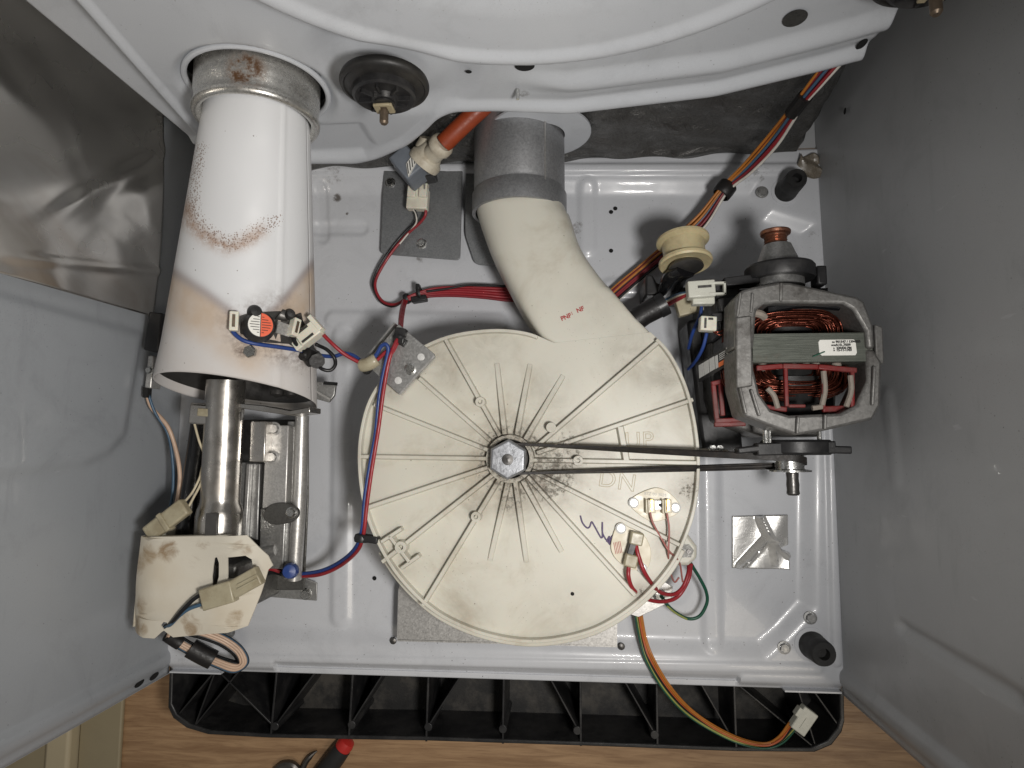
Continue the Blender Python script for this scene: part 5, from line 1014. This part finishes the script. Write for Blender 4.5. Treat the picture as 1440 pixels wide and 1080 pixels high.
MB().add([a2, b2, (b2.x, b2.y, .02), (a2.x, a2.y, .02)], [(0, 1, 2, 3)]).build('side_fold', 'shield_board', sh, thick=.0012)
a2 = at(208, 756, zs_ - .002); b2 = at(318, 754.5, zs_ - .002); MB().add([a2, b2, (b2.x, b2.y, zs_ - .012), (a2.x, a2.y, zs_ - .012)], [(0, 1, 2, 3)]).build('rear_fold', 'shield_board', sh, thick=.0012)
a2 = at(360, 830, zs_); MB().box((at(330, 815, .05).x, at(330, 815, .05).y, .05), (.05, .045, .09)).build('gas_valve_body', 'galvanised_dark', sh, bevel=.003)
c2 = thing('inline_connector', 'yellowed translucent in line connector lying on the stained shield', 'connector', P3(325, 828, zs_))
MB().bar(at(286, 843, zs_ + .006), at(330, 830, zs_ + .006), .018, .010).build('socket_half', 'clear_connector', c2, bevel=.0012); MB().bar(at(328, 829, zs_ + .006), at(366, 808, zs_ + .007), .0155, .0085).build('plug_half', 'clear_connector', c2, bevel=.0012)
for o in (-3, 3): MB().bar(at(334, 826 + o, zs_ + .0115), at(362, 811 + o, zs_ + .0118), .0015, .0012).build('ridge', 'clear_connector', c2)
lw = thing('shield_leads', 'black and blue leads from the in line connector through the slot in the shield', 'wires', P3(250, 860, zs_))
wire([(286, 834, zs_ + .006), (272, 843, zs_ + .006), (255, 860, zs_ + .006), (242, 875, zs_ + .003), (232, 881, zs_ - .006)], .0021, 'wire_black', lw); wire([(286, 849, zs_ + .005), (266, 856, zs_ + .004), (252, 866, zs_ + .004), (240, 878, zs_ + .002), (231, 882, zs_ - .006)], .0020, 'wire_blue_dull', lw)
# taped loop of wires below the shield
lo_ = thing('wire_bundle', 'taped loop of peach, blue and black wires hanging below the stained shield', 'wires', P3(290, 915, 0))
lc = [(236, 893, .06), (250, 903, .052), (275, 917, .045), (305, 931, .040), (330, 939, .036), (342, 932, .034), (336, 916, .036), (318, 902, .040), (295, 892, .046), (270, 885, .055)]
for k, (mt, o, dz) in enumerate((('peach', 0, .004), ('peach', 3, .003), ('peach', -3, .002), ('black', 6, 0), ('blue_dull', 5, -.003), ('black', -6, -.001), ('blue_dull', -5, .0), ('black', 8, -.004))):
    nrm_ = [(.3, -1), (.45, -.9), (.45, -.9), (.4, -.9), (.2, -1), (-1, 0), (-.8, .6), (-.6, .8), (-.5, .9), (-.5, .9)]
    wire([(x + nx_ * o, y + ny * o, z + dz) for (x, y, z), (nx_, ny) in zip(lc, nrm_)], .0019, 'wire_' + mt, lo_)
MB().tube(spline([at(268, 911, .049), at(284, 920, .045), at(300, 928, .041)], 4), .0088, 12).build('tape_wrap', 'black_tape', lo_); MB().tube(spline([at(236, 893, .06), at(246, 900, .055), at(254, 905, .052)], 4), .0062, 12).build('tape_wrap', 'black_tape', lo_)
scr = at(322, 889, .001); tag(MB().lathe([(.0062, 0), (.0062, .0008), (.0045, .001)], (scr.x, scr.y, .0), (0, 0, 1), 18).hexn((scr.x, scr.y, .0008), .0045, .0028, .4).build('floor_screw', 'galvanised', None), 'hex screw just below the stained shield', 'screw', 'floor pan screws')
# ------------------------------------------------------------------ tools on the wood floor
sd_ = thing('screwdriver', 'red and black tool handle lying on the wood floor at the bottom edge', 'tool', P3(470, 1070, ZF))
h0 = at(486, 1046, ZF + .012); h1 = at(446, 1100, ZF + .010); dh = (h1 - h0)
MB().tube([h0 - dh * .12, h0 - dh * .08, h0, h0 + dh * .12], [.004, .0085, .0098, .0095], 18).build('red_cap', 'tool_red', sd_); MB().tube([h0 + dh * .10, h0 + dh * .3, h0 + dh * .7, h0 + dh * 1.2], [.0102, .0110, .0115, .011], 18).build('black_grip', 'tool_black', sd_)
pk = thing('metal_pick', 'curved steel tool tip on the wood floor left of the red handle', 'tool', P3(430, 1070, ZF))
MB().tube(spline([at(446, 1056, ZF + .004), at(438, 1062, ZF + .005), at(430, 1072, ZF + .006), at(424, 1086, ZF + .006)], 6), [.0006 + .0026 * min(1, k / 8) for k in range(19)], 10).build('tip', 'tool_steel', pk); MB().tube(spline([at(388, 1084, ZF + .006), at(400, 1076, ZF + .007), at(412, 1077, ZF + .007), at(420, 1086, ZF + .006)], 5), .005, 10).build('jaw', 'tool_steel', pk)
